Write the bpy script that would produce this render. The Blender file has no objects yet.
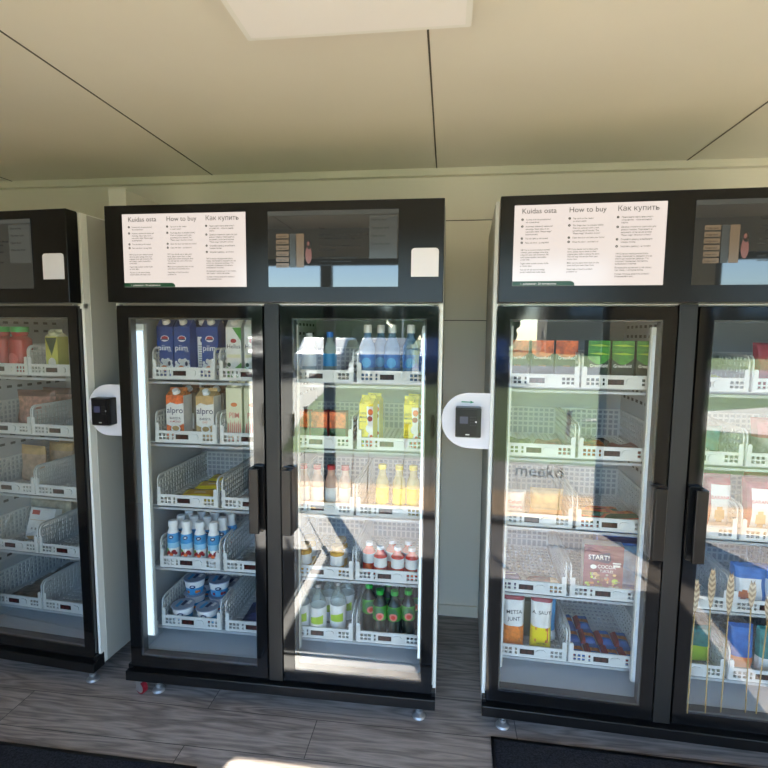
import bpy, math, random
from mathutils import Vector, Matrix
random.seed(7)
S = bpy.context.scene
COL = S.collection
PI = math.pi

# ------------------------------------------------------------------ camera
cd = bpy.data.cameras.new('camera'); cam = bpy.data.objects.new('camera', cd); COL.objects.link(cam)
F, ROLL, PITCH, YAW = 505.35, 0.0089, 0.0987, -0.1229
cd.sensor_width = 36; cd.lens = 36 * F / 768; cd.clip_start = 0.02; cd.clip_end = 500
fw = Vector((math.sin(YAW) * math.cos(PITCH), math.cos(YAW) * math.cos(PITCH), -math.sin(PITCH)))
r0 = Vector((math.cos(YAW), -math.sin(YAW), 0)); u0 = r0.cross(fw)
r1 = r0 * math.cos(ROLL) + u0 * math.sin(ROLL); u1 = u0 * math.cos(ROLL) - r0 * math.sin(ROLL)
M = Matrix((r1, u1, -fw)).transposed().to_4x4(); M.translation = (1.3171, -1.8746, 1.5481)
cam.matrix_world = M
S.camera = cam

# ------------------------------------------------------------------ world, sun, exposure
S.view_settings.view_transform = 'Standard'; S.view_settings.look = 'None'
S.view_settings.exposure = 2.1; S.view_settings.gamma = 1.0; S.view_settings.use_curve_mapping = False
SUN = Vector((1.0, 2.15, -2.15)).normalized()
w = bpy.data.worlds.new('sky'); S.world = w; w.use_nodes = True
nt = w.node_tree; nt.nodes.clear()
wo = nt.nodes.new('ShaderNodeOutputWorld'); bg = nt.nodes.new('ShaderNodeBackground'); sk = nt.nodes.new('ShaderNodeTexSky')
sk.sky_type = 'NISHITA'; sk.sun_disc = False; sk.sun_elevation = math.asin(-SUN.z)
sk.sun_rotation = math.atan2(-SUN.x, -SUN.y); sk.air_density = 1.0; sk.dust_density = 0.05; sk.ozone_density = 3.0
bg.inputs['Strength'].default_value = 0.27
nt.links.new(sk.outputs[0], bg.inputs[0]); nt.links.new(bg.outputs[0], wo.inputs[0])
sl = bpy.data.lights.new('sun', 'SUN'); sl.energy = 10.5; sl.angle = 0.0093; sl.color = (1.0, 0.94, 0.84)
so = bpy.data.objects.new('sun', sl); COL.objects.link(so); so.location = (-6, -14, 14)
so.rotation_euler = SUN.to_track_quat('-Z', 'Y').to_euler()
def portal(x0, x1, z0, z1, y):
    l = bpy.data.lights.new('daylight_portal', 'AREA'); l.shape = 'RECTANGLE'; l.size = x1 - x0; l.size_y = z1 - z0
    l.cycles.is_portal = True
    o = bpy.data.objects.new('daylight_portal', l); COL.objects.link(o)
    o.location = ((x0 + x1) / 2, y, (z0 + z1) / 2); o.rotation_euler = (PI / 2, 0, 0)
portal(-.45, 2.37, .03, 2.15, -2.42); portal(3.02, 4.1, .03, 2.15, -2.42)

# ------------------------------------------------------------------ materials
MATS = {}
def mat(name, col, rough=.5, metal=0, emit=0, spec=.5, bump=0, bscale=200, trans=0, var=0, vscale=8, coat=0, alpha=1):
    if name in MATS: return MATS[name]
    m = bpy.data.materials.new(name); m.use_nodes = True; MATS[name] = m
    n = m.node_tree; b = n.nodes['Principled BSDF']
    c = tuple(((v / 255 + .055) / 1.055) ** 2.4 if v > 10 else v / 255 / 12.92 for v in col) + (1,)
    b.inputs['Base Color'].default_value = c; b.inputs['Roughness'].default_value = rough
    b.inputs['Metallic'].default_value = metal; b.inputs['Specular IOR Level'].default_value = spec
    b.inputs['Transmission Weight'].default_value = trans; b.inputs['Coat Weight'].default_value = coat
    b.inputs['Alpha'].default_value = alpha
    if emit:
        b.inputs['Base Color'].default_value = tuple(v * .08 for v in c[:3]) + (1,)      # a lit panel is dark glass that glows
        b.inputs['Emission Color'].default_value = c; b.inputs['Emission Strength'].default_value = emit
    tc = n.nodes.new('ShaderNodeTexCoord')
    if bump:
        t = n.nodes.new('ShaderNodeTexNoise'); t.inputs['Scale'].default_value = bscale
        k = n.nodes.new('ShaderNodeBump'); k.inputs['Strength'].default_value = bump; k.inputs['Distance'].default_value = .002
        n.links.new(tc.outputs['Object'], t.inputs['Vector']); n.links.new(t.outputs['Fac'], k.inputs['Height']); n.links.new(k.outputs[0], b.inputs['Normal'])
    if var:
        t = n.nodes.new('ShaderNodeTexNoise'); t.inputs['Scale'].default_value = vscale; t.inputs['Detail'].default_value = 4
        r = n.nodes.new('ShaderNodeValToRGB'); r.color_ramp.elements[0].position = .35; r.color_ramp.elements[1].position = .65
        r.color_ramp.elements[0].color = tuple(v * (1 - var) for v in c[:3]) + (1,)
        r.color_ramp.elements[1].color = tuple(min(1, v * (1 + var)) for v in c[:3]) + (1,)
        n.links.new(tc.outputs['Object'], t.inputs['Vector']); n.links.new(t.outputs['Fac'], r.inputs[0]); n.links.new(r.outputs[0], b.inputs['Base Color'])
    return m
def glass(name, k, tint=(1, 1, 1)):
    m = bpy.data.materials.new(name); m.use_nodes = True; MATS[name] = m
    n = m.node_tree; n.nodes.clear()
    o = n.nodes.new('ShaderNodeOutputMaterial'); mx = n.nodes.new('ShaderNodeMixShader')
    t = n.nodes.new('ShaderNodeBsdfTransparent'); g = n.nodes.new('ShaderNodeBsdfGlossy'); f = n.nodes.new('ShaderNodeFresnel')
    mu = n.nodes.new('ShaderNodeMath'); mu.operation = 'MULTIPLY'; mu.inputs[1].default_value = k; mu.use_clamp = True
    f.inputs[0].default_value = 1.5; g.inputs['Roughness'].default_value = 0; t.inputs[0].default_value = tint + (1,)
    geo = n.nodes.new('ShaderNodeNewGeometry'); inv = n.nodes.new('ShaderNodeMath'); inv.operation = 'SUBTRACT'; inv.inputs[0].default_value = 1
    m2 = n.nodes.new('ShaderNodeMath'); m2.operation = 'MULTIPLY'
    n.links.new(geo.outputs['Backfacing'], inv.inputs[1]); n.links.new(f.outputs[0], mu.inputs[0])
    n.links.new(mu.outputs[0], m2.inputs[0]); n.links.new(inv.outputs[0], m2.inputs[1])   # one reflection per pane, from its outer skin
    n.links.new(m2.outputs[0], mx.inputs[0]); n.links.new(t.outputs[0], mx.inputs[1]); n.links.new(g.outputs[0], mx.inputs[2]); n.links.new(mx.outputs[0], o.inputs[0])
    return m
DOORGLASS = glass('door_glass', 4.0, (.97, .98, .975)); WINGLASS = glass('window_glass', 1.6, (.97, .985, .98))
BLACK = mat('black_gloss', (16, 16, 17), .06, spec=.5, coat=.0)
BLACKM = mat('black_satin', (16, 16, 17), .3, spec=.35)
HEADM = mat('header_black', (14, 14, 15), .28, spec=.35)
MULL = mat('mullion_black', (26, 26, 26), .42, spec=.4)
BODY = mat('cabinet_white', (222, 222, 214), .35)
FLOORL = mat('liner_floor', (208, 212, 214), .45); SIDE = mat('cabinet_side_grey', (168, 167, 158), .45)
LINER = mat('liner_grey', (172, 177, 180), .45)
GASK = mat('gasket_grey', (70, 72, 74), .5)
ALU = mat('aluminium', (205, 205, 200), .3, metal=.7)
STEEL = mat('zinc_steel', (176, 176, 176), .45, metal=.8)
PLAS = mat('basket_plastic', (218, 219, 216), .4)
SHELF = mat('shelf_white', (180, 184, 186), .4)
PURPLEISH = mat('reader_plate', (206, 203, 208), .4)
SLOT = mat('slot_black', (18, 18, 20), .6)
DISP = mat('price_display_black', (22, 19, 20), .35, spec=.25)
LED = mat('led_red', (190, 60, 60), .4, emit=.025)
LEDW = mat('led_white', (205, 232, 255), .4, emit=.42)
LEDOFF = mat('light_cover', (226, 232, 238), .35)
RED = mat('red', (176, 28, 36), .4); WHITE = mat('white_print', (240, 240, 238), .45); INK = mat('ink', (40, 40, 42), .5)
BLUE = mat('carton_blue', (28, 66, 140), .4); LBLUE = mat('light_blue', (60, 150, 205), .4); NAVY = mat('navy', (22, 34, 84), .4)
GREEN = mat('print_green', (70, 150, 50), .45); DGREEN = mat('deep_green', (22, 74, 40), .45); CAPG = mat('cap_green', (30, 165, 60), .35)
CREAM = mat('cream', (228, 226, 190), .5); YEL = mat('yellow', (240, 216, 20), .4); ORG = mat('orange', (222, 120, 50), .45)
PINK = mat('pink_print', (226, 128, 120), .5); BROWN = mat('brown', (120, 78, 46), .5, var=.3, vscale=60); TAN = mat('tan', (204, 168, 112), .5, var=.15, vscale=40)
LPINK = mat('meat_pink', (196, 140, 120), .4, var=.35, vscale=50); PURPLE = mat('cereal_purple', (116, 46, 72), .45); VIOLET = mat('violet', (66, 34, 96), .4)
GREYP = mat('grey_pack', (150, 146, 138), .4, var=.3, vscale=45); TEAL = mat('teal', (48, 124, 120), .4, var=.25, vscale=40)
KETCH = mat('sauce_red', (176, 20, 30), .2); TRED = mat('drink_red', (214, 66, 48), .2); AMB = mat('amber', (214, 160, 40), .2)
CLEAR = mat('clear_plastic', (206, 224, 220), .1, alpha=.4); WATER = mat('water_blue', (128, 168, 208), .1, alpha=.55)
PGREEN = mat('bottle_dark', (44, 52, 46), .12); LIME = mat('lime', (170, 200, 50), .4); ORANGEBOX = mat('photo_orange', (226, 104, 50), .45, var=.5, vscale=45)
FOOD = mat('food_photo', (206, 122, 58), .45, var=.5, vscale=70); REDP = mat('red_pack', (150, 26, 40), .4, var=.12, vscale=30)
SKYB = mat('pack_blue', (36, 100, 176), .4, var=.25, vscale=30); JUICE = mat('juice_yellow', (236, 214, 130), .2, alpha=.5); LWHITE = mat('pack_white', (232, 230, 224), .45, var=.06, vscale=30)
SCR = mat('screen_white', (238, 226, 218), .15, emit=.215)
SCRD = mat('screen_dim', (44, 46, 44), .03, emit=.24, spec=.75)
SCRT = mat('screen_text', (40, 38, 36), .4, emit=.0); SCRG = mat('screen_green', (40, 92, 58), .3, emit=.12)
SCD1 = mat('dim_tan', (104, 88, 68), .2, emit=.3); SCD2 = mat('dim_pink', (112, 72, 62), .2, emit=.3); SCD3 = mat('dim_text', (30, 31, 30), .2); SCD4 = mat('dim_grey', (62, 64, 60), .2, emit=.3)

# ------------------------------------------------------------------ mesh builder
class MB:
    def __init__(s): s.v = []; s.f = []; s.m = []; s.mats = []; s.sm = []
    def mi(s, m):
        if m not in s.mats: s.mats.append(m)
        return s.mats.index(m)
    def add(s, vs, fs, m, smooth=False):
        k = len(s.v); s.v += [tuple(p) for p in vs]; i = s.mi(m)
        for f in fs: s.f.append([k + a for a in f]); s.m.append(i); s.sm.append(smooth)
    def box(s, x0, x1, y0, y1, z0, z1, m):
        vs = [(x, y, z) for z in (z0, z1) for y in (y0, y1) for x in (x0, x1)]
        s.add(vs, [(0, 2, 3, 1), (4, 5, 7, 6), (0, 1, 5, 4), (2, 6, 7, 3), (0, 4, 6, 2), (1, 3, 7, 5)], m)
    def rbox(s, x0, x1, y0, y1, z0, z1, m, r=.004, axis='y', n=4):   # box with rounded corners, extruded along an axis
        a0, a1, b0, b1, c0, c1 = {'y': (x0, x1, z0, z1, y0, y1), 'z': (x0, x1, y0, y1, z0, z1), 'x': (y0, y1, z0, z1, x0, x1)}[axis]
        pts = []
        for (cx, cy, st) in ((a1 - r, b1 - r, 0), (a0 + r, b1 - r, 1), (a0 + r, b0 + r, 2), (a1 - r, b0 + r, 3)):
            for i in range(n + 1):
                t = (st + i / n) * PI / 2; pts.append((cx + r * math.cos(t), cy + r * math.sin(t)))
        s.prism(pts, c0, c1, m, axis)
    def prism(s, pts, c0, c1, m, axis='y'):
        n = len(pts)
        P = {'y': lambda a, b, c: (a, c, b), 'z': lambda a, b, c: (a, b, c), 'x': lambda a, b, c: (c, a, b)}[axis]
        vs = [P(a, b, c0) for a, b in pts] + [P(a, b, c1) for a, b in pts]
        fs = [list(range(n)), list(range(2 * n - 1, n - 1, -1))] + [[i, n + i, n + (i + 1) % n, (i + 1) % n] for i in range(n)]
        if axis != 'y': fs = [f[::-1] for f in fs]
        s.add(vs, fs, m)
    def lathe(s, prof, m, n=20, cx=0, cy=0, mats=None):
        for k in range(len(prof) - 1):
            (ra, za), (rb, zb) = prof[k], prof[k + 1]
            mm = mats[k] if mats else m
            vs = []
            for (r, z) in ((ra, za), (rb, zb)):
                vs += [(cx + r * math.cos(2 * PI * i / n), cy + r * math.sin(2 * PI * i / n), z) for i in range(n)]
            s.add(vs, [(i, (i + 1) % n, n + (i + 1) % n, n + i) for i in range(n)], mm, True)
        for (r, z), rev in ((prof[0], True), (prof[-1], False)):
            if r > 1e-5:
                vs = [(cx + r * math.cos(2 * PI * i / n), cy + r * math.sin(2 * PI * i / n), z) for i in range(n)]
                s.add(vs, [list(range(n))[::-1] if rev else list(range(n))], (mats[0] if rev else mats[-1]) if mats else m)
    def tube(s, pts, r, m, n=6):
        pts = [Vector(p) for p in pts]; rings = []
        for i, p in enumerate(pts):
            d = (pts[min(i + 1, len(pts) - 1)] - pts[max(i - 1, 0)]).normalized()
            a = d.orthogonal().normalized(); b = d.cross(a)
            if rings and i: 
                a = (pa - d * pa.dot(d)).normalized(); b = d.cross(a)
            pa = a
            rings.append([p + a * r * math.cos(2 * PI * k / n) + b * r * math.sin(2 * PI * k / n) for k in range(n)])
        vs = [q for R_ in rings for q in R_]
        fs = [(i * n + k, i * n + (k + 1) % n, (i + 1) * n + (k + 1) % n, (i + 1) * n + k) for i in range(len(pts) - 1) for k in range(n)]
        s.add(vs, fs + [list(range(n))[::-1], [len(vs) - n + k for k in range(n)]], m, True)
    def flat(s, pts, y, m, warp=None):       # a thin print facing -y, in x/z
        vs = [(a, y, b) for a, b in pts]
        if warp and len(pts) == 4:               # follow the curved body: split into a small grid
            n = 8; P = [((pts[0][0] * (1 - u) + pts[1][0] * u) * (1 - v) + (pts[3][0] * (1 - u) + pts[2][0] * u) * v, (pts[0][1] * (1 - u) + pts[1][1] * u) * (1 - v) + (pts[3][1] * (1 - u) + pts[2][1] * u) * v) for v in (0, .33, .67, 1) for u in [i / n for i in range(n + 1)]]
            s.add([warp(a, b) for a, b in P], [(j * (n + 1) + i, j * (n + 1) + i + 1, (j + 1) * (n + 1) + i + 1, (j + 1) * (n + 1) + i) for j in range(3) for i in range(n)], m); return
        if warp:
            n = len(pts); cx = sum(a for a, b in pts) / n; cz = sum(b for a, b in pts) / n
            V = [warp(cx, cz)] + [warp(cx + (a - cx) * t, cz + (b - cz) * t) for t in (.33, .67, 1) for a, b in pts]
            s.add(V, [(0, 1 + i, 1 + (i + 1) % n) for i in range(n)] + [(1 + j * n + i, 1 + (j + 1) * n + i, 1 + (j + 1) * n + (i + 1) % n, 1 + j * n + (i + 1) % n) for j in range(2) for i in range(n)], m); return
        s.add(vs, [list(range(len(pts)))], m)
    def rect(s, x0, x1, z0, z1, y, m): s.flat([(x0, z0), (x1, z0), (x1, z1), (x0, z1)], y, m)
    def disc(s, cx, cz, rx, rz, y, m, n=16, warp=None): s.flat([(cx + rx * math.cos(2 * PI * i / n), cz + rz * math.sin(2 * PI * i / n)) for i in range(n)], y, m, warp)
    def text(s, txt, x, z, size, y, m, align='LEFT', warp=None, sx=1.0, mirror=False, bold=.006):
        vs, fs = text_mesh(txt, align, bold)
        if mirror: sx = -sx
        P = [(x + a * size * sx, z + b * size) for a, b in vs]
        V = [warp(a, b) for a, b in P] if warp else [(a, y, b) for a, b in P]
        s.add(V, fs, m)
    def build(s, name, parent=None, loc=(0, 0, 0), rot=(0, 0, 0), bevel=0):
        me = s.mesh(name); return obj(name, me, parent, loc, rot, bevel)
    def mesh(s, name):
        me = bpy.data.meshes.new(name); me.from_pydata(s.v, [], s.f)
        for m in s.mats: me.materials.append(m)
        me.polygons.foreach_set('material_index', s.m); me.polygons.foreach_set('use_smooth', s.sm); me.update()
        return me
TC = {}
def text_mesh(txt, align='LEFT', bold=.006):
    k = (txt, align, bold)
    if k in TC: return TC[k]
    c = bpy.data.curves.new('t', 'FONT'); c.body = txt; c.align_x = align; c.resolution_u = 3; c.size = 1; c.offset = bold
    o = bpy.data.objects.new('t', c); COL.objects.link(o)
    dg = bpy.context.evaluated_depsgraph_get()
    me = bpy.data.meshes.new_from_object(o.evaluated_get(dg))
    TC[k] = ([(v.co.x, v.co.y) for v in me.vertices], [list(p.vertices) for p in me.polygons])
    bpy.data.objects.remove(o); bpy.data.curves.remove(c); bpy.data.meshes.remove(me)
    return TC[k]
def obj(name, me, parent=None, loc=(0, 0, 0), rot=(0, 0, 0), bevel=0):
    o = bpy.data.objects.new(name, me); COL.objects.link(o); o.location = loc; o.rotation_euler = rot
    if parent: o.parent = parent
    if bevel:
        b = o.modifiers.new('bevel', 'BEVEL'); b.width = bevel; b.segments = 2; b.limit_method = 'ANGLE'
    return o
def tag(o, label, cat, group=None, kind=None):
    if label:
        o['label'] = label
        if len(label.split()) > 16 or len(label.split()) < 4: print('LABELLEN', label)
    if cat: o['category'] = cat
    if group: o['group'] = group
    if kind: o['kind'] = kind
    return o
def empty(name, loc=(0, 0, 0), rz=0):
    o = bpy.data.objects.new(name, None); COL.objects.link(o); o.location = loc; o.rotation_euler = (0, 0, rz); o.empty_display_size = .05
    return o
def struct(name, mb): 
    o = mb.build(name); o['kind'] = 'structure'; return o

# ------------------------------------------------------------------ setting
def wood(name, ca, cb, cs, pw, pl, grain, rough, offs=(0, 0, 0), mortar=.0016, rot=0):
    m = bpy.data.materials.new(name); m.use_nodes = True; n = m.node_tree; b = n.nodes['Principled BSDF']; L = n.links.new
    tc = n.nodes.new('ShaderNodeTexCoord'); mp = n.nodes.new('ShaderNodeMapping'); mp.inputs['Location'].default_value = offs; mp.inputs['Rotation'].default_value = (0, 0, rot)
    L(tc.outputs['Object'], mp.inputs[0])
    br = n.nodes.new('ShaderNodeTexBrick'); br.inputs['Scale'].default_value = 1; br.inputs['Brick Width'].default_value = pl; br.inputs['Row Height'].default_value = pw
    br.inputs['Mortar Size'].default_value = mortar; br.inputs['Mortar Smooth'].default_value = .1; br.offset = .37
    br.inputs['Color1'].default_value = (.0, .0, .0, 1); br.inputs['Color2'].default_value = (1, 1, 1, 1); br.inputs['Mortar'].default_value = (.5, .5, .5, 1)
    L(mp.outputs[0], br.inputs[0])
    # grain stretched along x, shifted per plank
    sep = n.nodes.new('ShaderNodeSeparateXYZ'); L(mp.outputs[0], sep.inputs[0])
    mul = n.nodes.new('ShaderNodeMath'); mul.operation = 'MULTIPLY'; mul.inputs[1].default_value = 7; L(br.outputs['Color'], mul.inputs[0])
    cmb = n.nodes.new('ShaderNodeCombineXYZ'); 
    sx = n.nodes.new('ShaderNodeMath'); sx.operation = 'MULTIPLY'; sx.inputs[1].default_value = 1.5; L(sep.outputs[0], sx.inputs[0])
    sy = n.nodes.new('ShaderNodeMath'); sy.operation = 'MULTIPLY'; sy.inputs[1].default_value = 14; L(sep.outputs[1], sy.inputs[0])
    L(sx.outputs[0], cmb.inputs[0]); L(sy.outputs[0], cmb.inputs[1]); L(mul.outputs[0], cmb.inputs[2])
    wv = n.nodes.new('ShaderNodeTexNoise'); wv.inputs['Scale'].default_value = 1.1; wv.inputs['Detail'].default_value = 2; L(cmb.outputs[0], wv.inputs['Vector'])
    ring = n.nodes.new('ShaderNodeMath'); ring.operation = 'MULTIPLY'; ring.inputs[1].default_value = grain; L(wv.outputs['Fac'], ring.inputs[0])
    fr = n.nodes.new('ShaderNodeMath'); fr.operation = 'PINGPONG'; fr.inputs[1].default_value = 1; L(ring.outputs[0], fr.inputs[0])
    fn = n.nodes.new('ShaderNodeTexNoise'); fn.inputs['Scale'].default_value = 3; fn.inputs['Detail'].default_value = 8; fn.inputs['Roughness'].default_value = .7
    cm2 = n.nodes.new('ShaderNodeVectorMath'); cm2.operation = 'MULTIPLY'; cm2.inputs[1].default_value = (3, 6, 1); L(cmb.outputs[0], cm2.inputs[0]); L(cm2.outputs[0], fn.inputs['Vector'])
    ad = n.nodes.new('ShaderNodeMath'); ad.operation = 'MULTIPLY_ADD'; ad.inputs[1].default_value = .35; L(fr.outputs[0], ad.inputs[0])
    f2 = n.nodes.new('ShaderNodeMath'); f2.operation = 'MULTIPLY'; f2.inputs[1].default_value = .75; L(fn.outputs['Fac'], f2.inputs[0]); L(f2.outputs[0], ad.inputs[2])
    rp = n.nodes.new('ShaderNodeValToRGB'); rp.color_ramp.elements[0].position = .25; rp.color_ramp.elements[1].position = .8
    rp.color_ramp.elements[0].color = ca + (1,); rp.color_ramp.elements[1].color = cb + (1,); L(ad.outputs[0], rp.inputs[0])
    mx = n.nodes.new('ShaderNodeMix'); mx.data_type = 'RGBA'; L(br.outputs['Fac'], mx.inputs[0]); L(rp.outputs[0], mx.inputs[6]); mx.inputs[7].default_value = cs + (1,)
    L(mx.outputs[2], b.inputs['Base Color']); b.inputs['Roughness'].default_value = rough
    bp = n.nodes.new('ShaderNodeBump'); bp.inputs['Strength'].default_value = .15; bp.inputs['Distance'].default_value = .002; L(ad.outputs[0], bp.inputs['Height']); L(bp.outputs[0], b.inputs['Normal'])
    return m
FLOORM = wood('grey_laminate', (.105, .086, .076), (.36, .305, .27), (.035, .03, .028), .19, 1.25, 14, .42, (.42, .03, 0))
DECKM = wood('deck_boards', (.36, .20, .09), (.62, .40, .2), (.03, .02, .012), .14, 3.0, 10, .6, (.3, 0, 0), mortar=.008)
WALLM = mat('wall_panel', (232, 226, 208), .5); CEILM = mat('ceiling_panel', (224, 218, 202), .45, var=.02, vscale=2)
SEAM = mat('panel_seam', (84, 78, 66), .6); TRIMM = mat('trim_cream', (226, 220, 200), .45)
FRAMEM = mat('window_frame_black', (26, 26, 28), .35)
XL, XR, YF, YB, H = -2.05, 4.45, -2.28, .82, 2.385
b = MB(); b.box(XL - .1, XR + .1, YF - .1, YB + .1, -.1, 0, FLOORM); struct('floor', b)
b = MB(); b.box(XL - .1, XR + .1, YF - .1, YB + .1, H, H + .1, CEILM)
struct('ceiling', b)
b = MB()
for k, x in enumerate((-1.13, .055, 1.247, 2.435, 3.62)): b.box(x - .003, x + .003, YF, YB, H - .0015, H + .001, SEAM)
o = struct('trim_ceiling_seams', b)
b = MB(); b.box(XL - .1, XR + .1, YB, YB + .1, 0, H, WALLM)
for z in (1.62, 1.155, 2.13): b.box(XL, XR, YB - .0015, YB + .001, z, z + .004, SEAM)
struct('wall_back', b)
b = MB(); b.box(XL - .1, XL, YF, YB, 0, H, WALLM); struct('wall_left', b)
b = MB(); b.box(XR, XR + .1, YF, YB, 0, H, WALLM); struct('wall_right', b)
b = MB()                                                # angle trim where ceiling meets back wall
b.box(XL, XR, YB - .035, YB, H - .035, H, TRIMM); struct('trim_ceiling_back', b)
b = MB(); b.box(XL, XR, YB - .014, YB, 0, .06, TRIMM); struct('baseboard_back', b)
OPN = ((-.45, 2.37), (3.02, 4.1)); ZT = 2.15
b = MB()
b.box(XL - .1, OPN[0][0], YF - .1, YF, 0, H, WALLM); b.box(OPN[0][1], OPN[1][0], YF - .1, YF, 0, H, WALLM); b.box(OPN[1][1], XR + .1, YF - .1, YF, 0, H, WALLM)
for a, c in OPN: b.box(a, c, YF - .1, YF, ZT, H, WALLM)
struct('wall_front', b)
WT = mat('window_decal_white', (235, 235, 228), .5); WHEAT = mat('wheat_decal', (206, 168, 96), .5); TAPEY = mat('tape_yellow', (226, 186, 40), .5)
for n, (a, c) in enumerate(OPN):
    b = MB(); y0, y1 = YF - .075, YF - .025
    b.box(a, a + .05, y0, y1, 0, ZT, FRAMEM); b.box(c - .05, c, y0, y1, 0, ZT, FRAMEM); b.box(a, c, y0, y1, ZT - .05, ZT, FRAMEM); b.box(a, c, y0 - .02, y1 + .03, 0, .035, GASK)
    if n == 0: b.box(.285, .375, y0 - .01, y1 + .01, 0, ZT, FRAMEM)
    fr = struct('window_%d' % (n + 1), b)
    g = MB(); g.box(a + .05, c - .05, YF - .053, YF - .047, .035, ZT - .05, WINGLASS); g.build('glass_pane', fr)
    d = MB(); rnd = random.Random(n)
    yd = YF - .0445
    spots = [-.3, -.16, -.02, .1, .52, .66, .95, 1.2, 2.05] if n == 0 else []
    for x in spots:
        hh = .5 + .25 * rnd.random() if n == 0 else .8 + .12 * rnd.random(); sw = .05 * rnd.random()
        pts = [(x + sw * (t / 6) ** 2, .036 + hh * t / 6) for t in range(7)]
        d.tube([(p, yd + .0015, q) for p, q in pts], .0035 if n == 0 else .006, WHEAT, 5)
        ex, ez = pts[-1]
        for k in range(9):
            for sg in (-1, 1):
                bx, bz = ex + .002 * k * sw * 10, ez - .02 + k * .022
                d.add([(bx, yd + .001, bz), (bx + sg * .018, yd + .001, bz + .016), (bx + sg * .016, yd + .001, bz + .044), (bx, yd + .001, bz + .026)], [(0, 1, 2, 3) if sg < 0 else (3, 2, 1, 0)], WHEAT)
    if n == 0:
        d.build('wheat_decal', fr)
        tx = MB(); tx.text('meeko', 1.70, .40, .14, yd + .001, WT); tx.build('window_lettering', fr)
        t = MB()
        for x in (.16, .29, .31): t.box(x, x + .05, YF - .02, YF + .001, .0355, .0365, TAPEY)
        t.box(.283, .377, YF - .014, YF - .0135, .06, .12, TAPEY)
        t.build('floor_tape', fr)

MATM = mat('mat_black', (34, 35, 40), .95, bump=1.0, bscale=160, var=.5, vscale=180, spec=.2)
def floor_mat(x0, x1, y0, y1, rz, label):
    b = MB(); cx, cy = (x0 + x1) / 2, (y0 + y1) / 2; hx, hy = (x1 - x0) / 2, (y1 - y0) / 2
    b.rbox(-hx, hx, -hy, hy, 0.0005, .008, MATM, r=.01, axis='z')
    r = MB()
    for (p, q, s_, t_) in ((-hx, hx, hy - .012, hy), (-hx, hx, -hy, -hy + .012), (-hx, -hx + .012, -hy, hy), (hx - .012, hx, -hy, hy)): r.box(p, q, s_, t_, .0005, .0095, BLACKM)
    o = b.build('floor_mat', None, (cx, cy, 0), (0, 0, rz)); r.build('rubber_edge', o)
    tag(o, label, 'mat', 'black floor mats')
floor_mat(-1.75, .46, -1.5, -.30, -.01, 'black ribbed floor mat in front of the left fridges, bottom left corner')
floor_mat(.52, 1.44, -1.5, -.36, 0, 'black floor mat between the other two mats, just below the picture')
floor_mat(1.50, 2.62, -1.3, -.045, -.025, 'black ribbed floor mat in front of the right fridge, bottom right')

floor_mat(2.715, 3.9, -1.3, -.06, -.025, 'black floor mat right of the right fridge mat, outside the picture edge')
# ------------------------------------------------------------------ ceiling light
def lamp():
    o = empty('ceiling_light', (1.062, -.768, H))
    tag(o, 'white square flat led panel light on the ceiling', 'ceiling light')
    b = MB(); b.rbox(-.3, .3, -.3, .3, -.045, -.0, mat('lamp_frame', (232, 230, 222), .4), r=.006, axis='z'); b.build('lamp_frame', o)
    b = MB(); b.box(-.285, .285, -.285, .285, -.047, -.0452, mat('lamp_diffuser', (240, 236, 232), .5)); b.build('diffuser', o)
lamp()
b = MB(); b.rbox(-.328, -.238, .47, .819, 2.03, 2.235, mat('junction_box', (232, 228, 214), .5), r=.004)
tag(b.build('junction_box'), 'small white box fixed high on the wall behind the middle fridge', 'box')

# ------------------------------------------------------------------ fridges
C_ = {}
def cached(key, fn):
    if key not in C_: C_[key] = fn(MB()).mesh(key)
    return C_[key]
HB, HT, DT, BT, BB = 1.661, 2.023, 1.652, .128, .082
def m_body(b):
    D0, D1 = .046, .715
    b.box(0, .045, D0, D1, BB + .01, HT, BODY); b.box(1.255, 1.3, D0, D1, BB + .01, HT, BODY)
    b.box(.045, 1.255, D0, D1, 1.625, HT - .01, BODY); b.box(.045, 1.255, .60, D1, .13, 1.625, BODY)
    b.box(.045, 1.255, D0, D1, BB + .02, .17, BODY)
    for x0, x1 in ((0, .012), (1.288, 1.3)): b.box(x0, x1, .026, D0, .143, HT, BODY)
    # liner skins
    b.box(.045, .049, D0 + .002, .60, .17, 1.625, LINER); b.box(1.251, 1.255, D0 + .002, .60, .17, 1.625, LINER)
    b.box(.049, 1.251, .592, .60, .17, 1.625, LINER); b.box(.049, 1.251, D0 + .002, .592, .17, .178, FLOORL); b.box(.049, 1.251, D0 + .002, .592, 1.618, 1.625, LINER)
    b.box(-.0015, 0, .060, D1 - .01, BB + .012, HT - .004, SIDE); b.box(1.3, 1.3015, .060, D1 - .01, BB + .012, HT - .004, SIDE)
    return b
def m_header(b):
    b.box(.012, 1.3, -.045, .012, HB, HT, HEADM); b.box(.013, 1.287, .012, .0455, HB + .001, HT - .001, HEADM)
    return b
def m_doorframe(b):
    for (x0, x1, z0, z1) in ((0, .045, 0, 1.515), (.557, .6, 0, 1.515), (.045, .557, 0, .046), (.045, .557, 1.469, 1.515)):
        b.box(x0, x1, .0, .04, z0, z1, BLACK)
    for (x0, x1, z0, z1) in ((.043, .051, .04, 1.475), (.551, .559, .04, 1.475), (.051, .551, .04, .052), (.051, .551, 1.463, 1.475)):
        b.box(x0, x1, .010, .045, z0, z1, GASK)
    return b
def m_handle(b):
    b.rbox(0, .05, -.012, -.0003, 0, .265, BLACKM, r=.008, axis='y')
    b.rbox(0, .016, -.042, -.010, .004, .261, BLACKM, r=.006, axis='z')
    b.rbox(0.002, .042, -.046, -.036, .004, .261, BLACKM, r=.004, axis='z')
    return b
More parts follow.
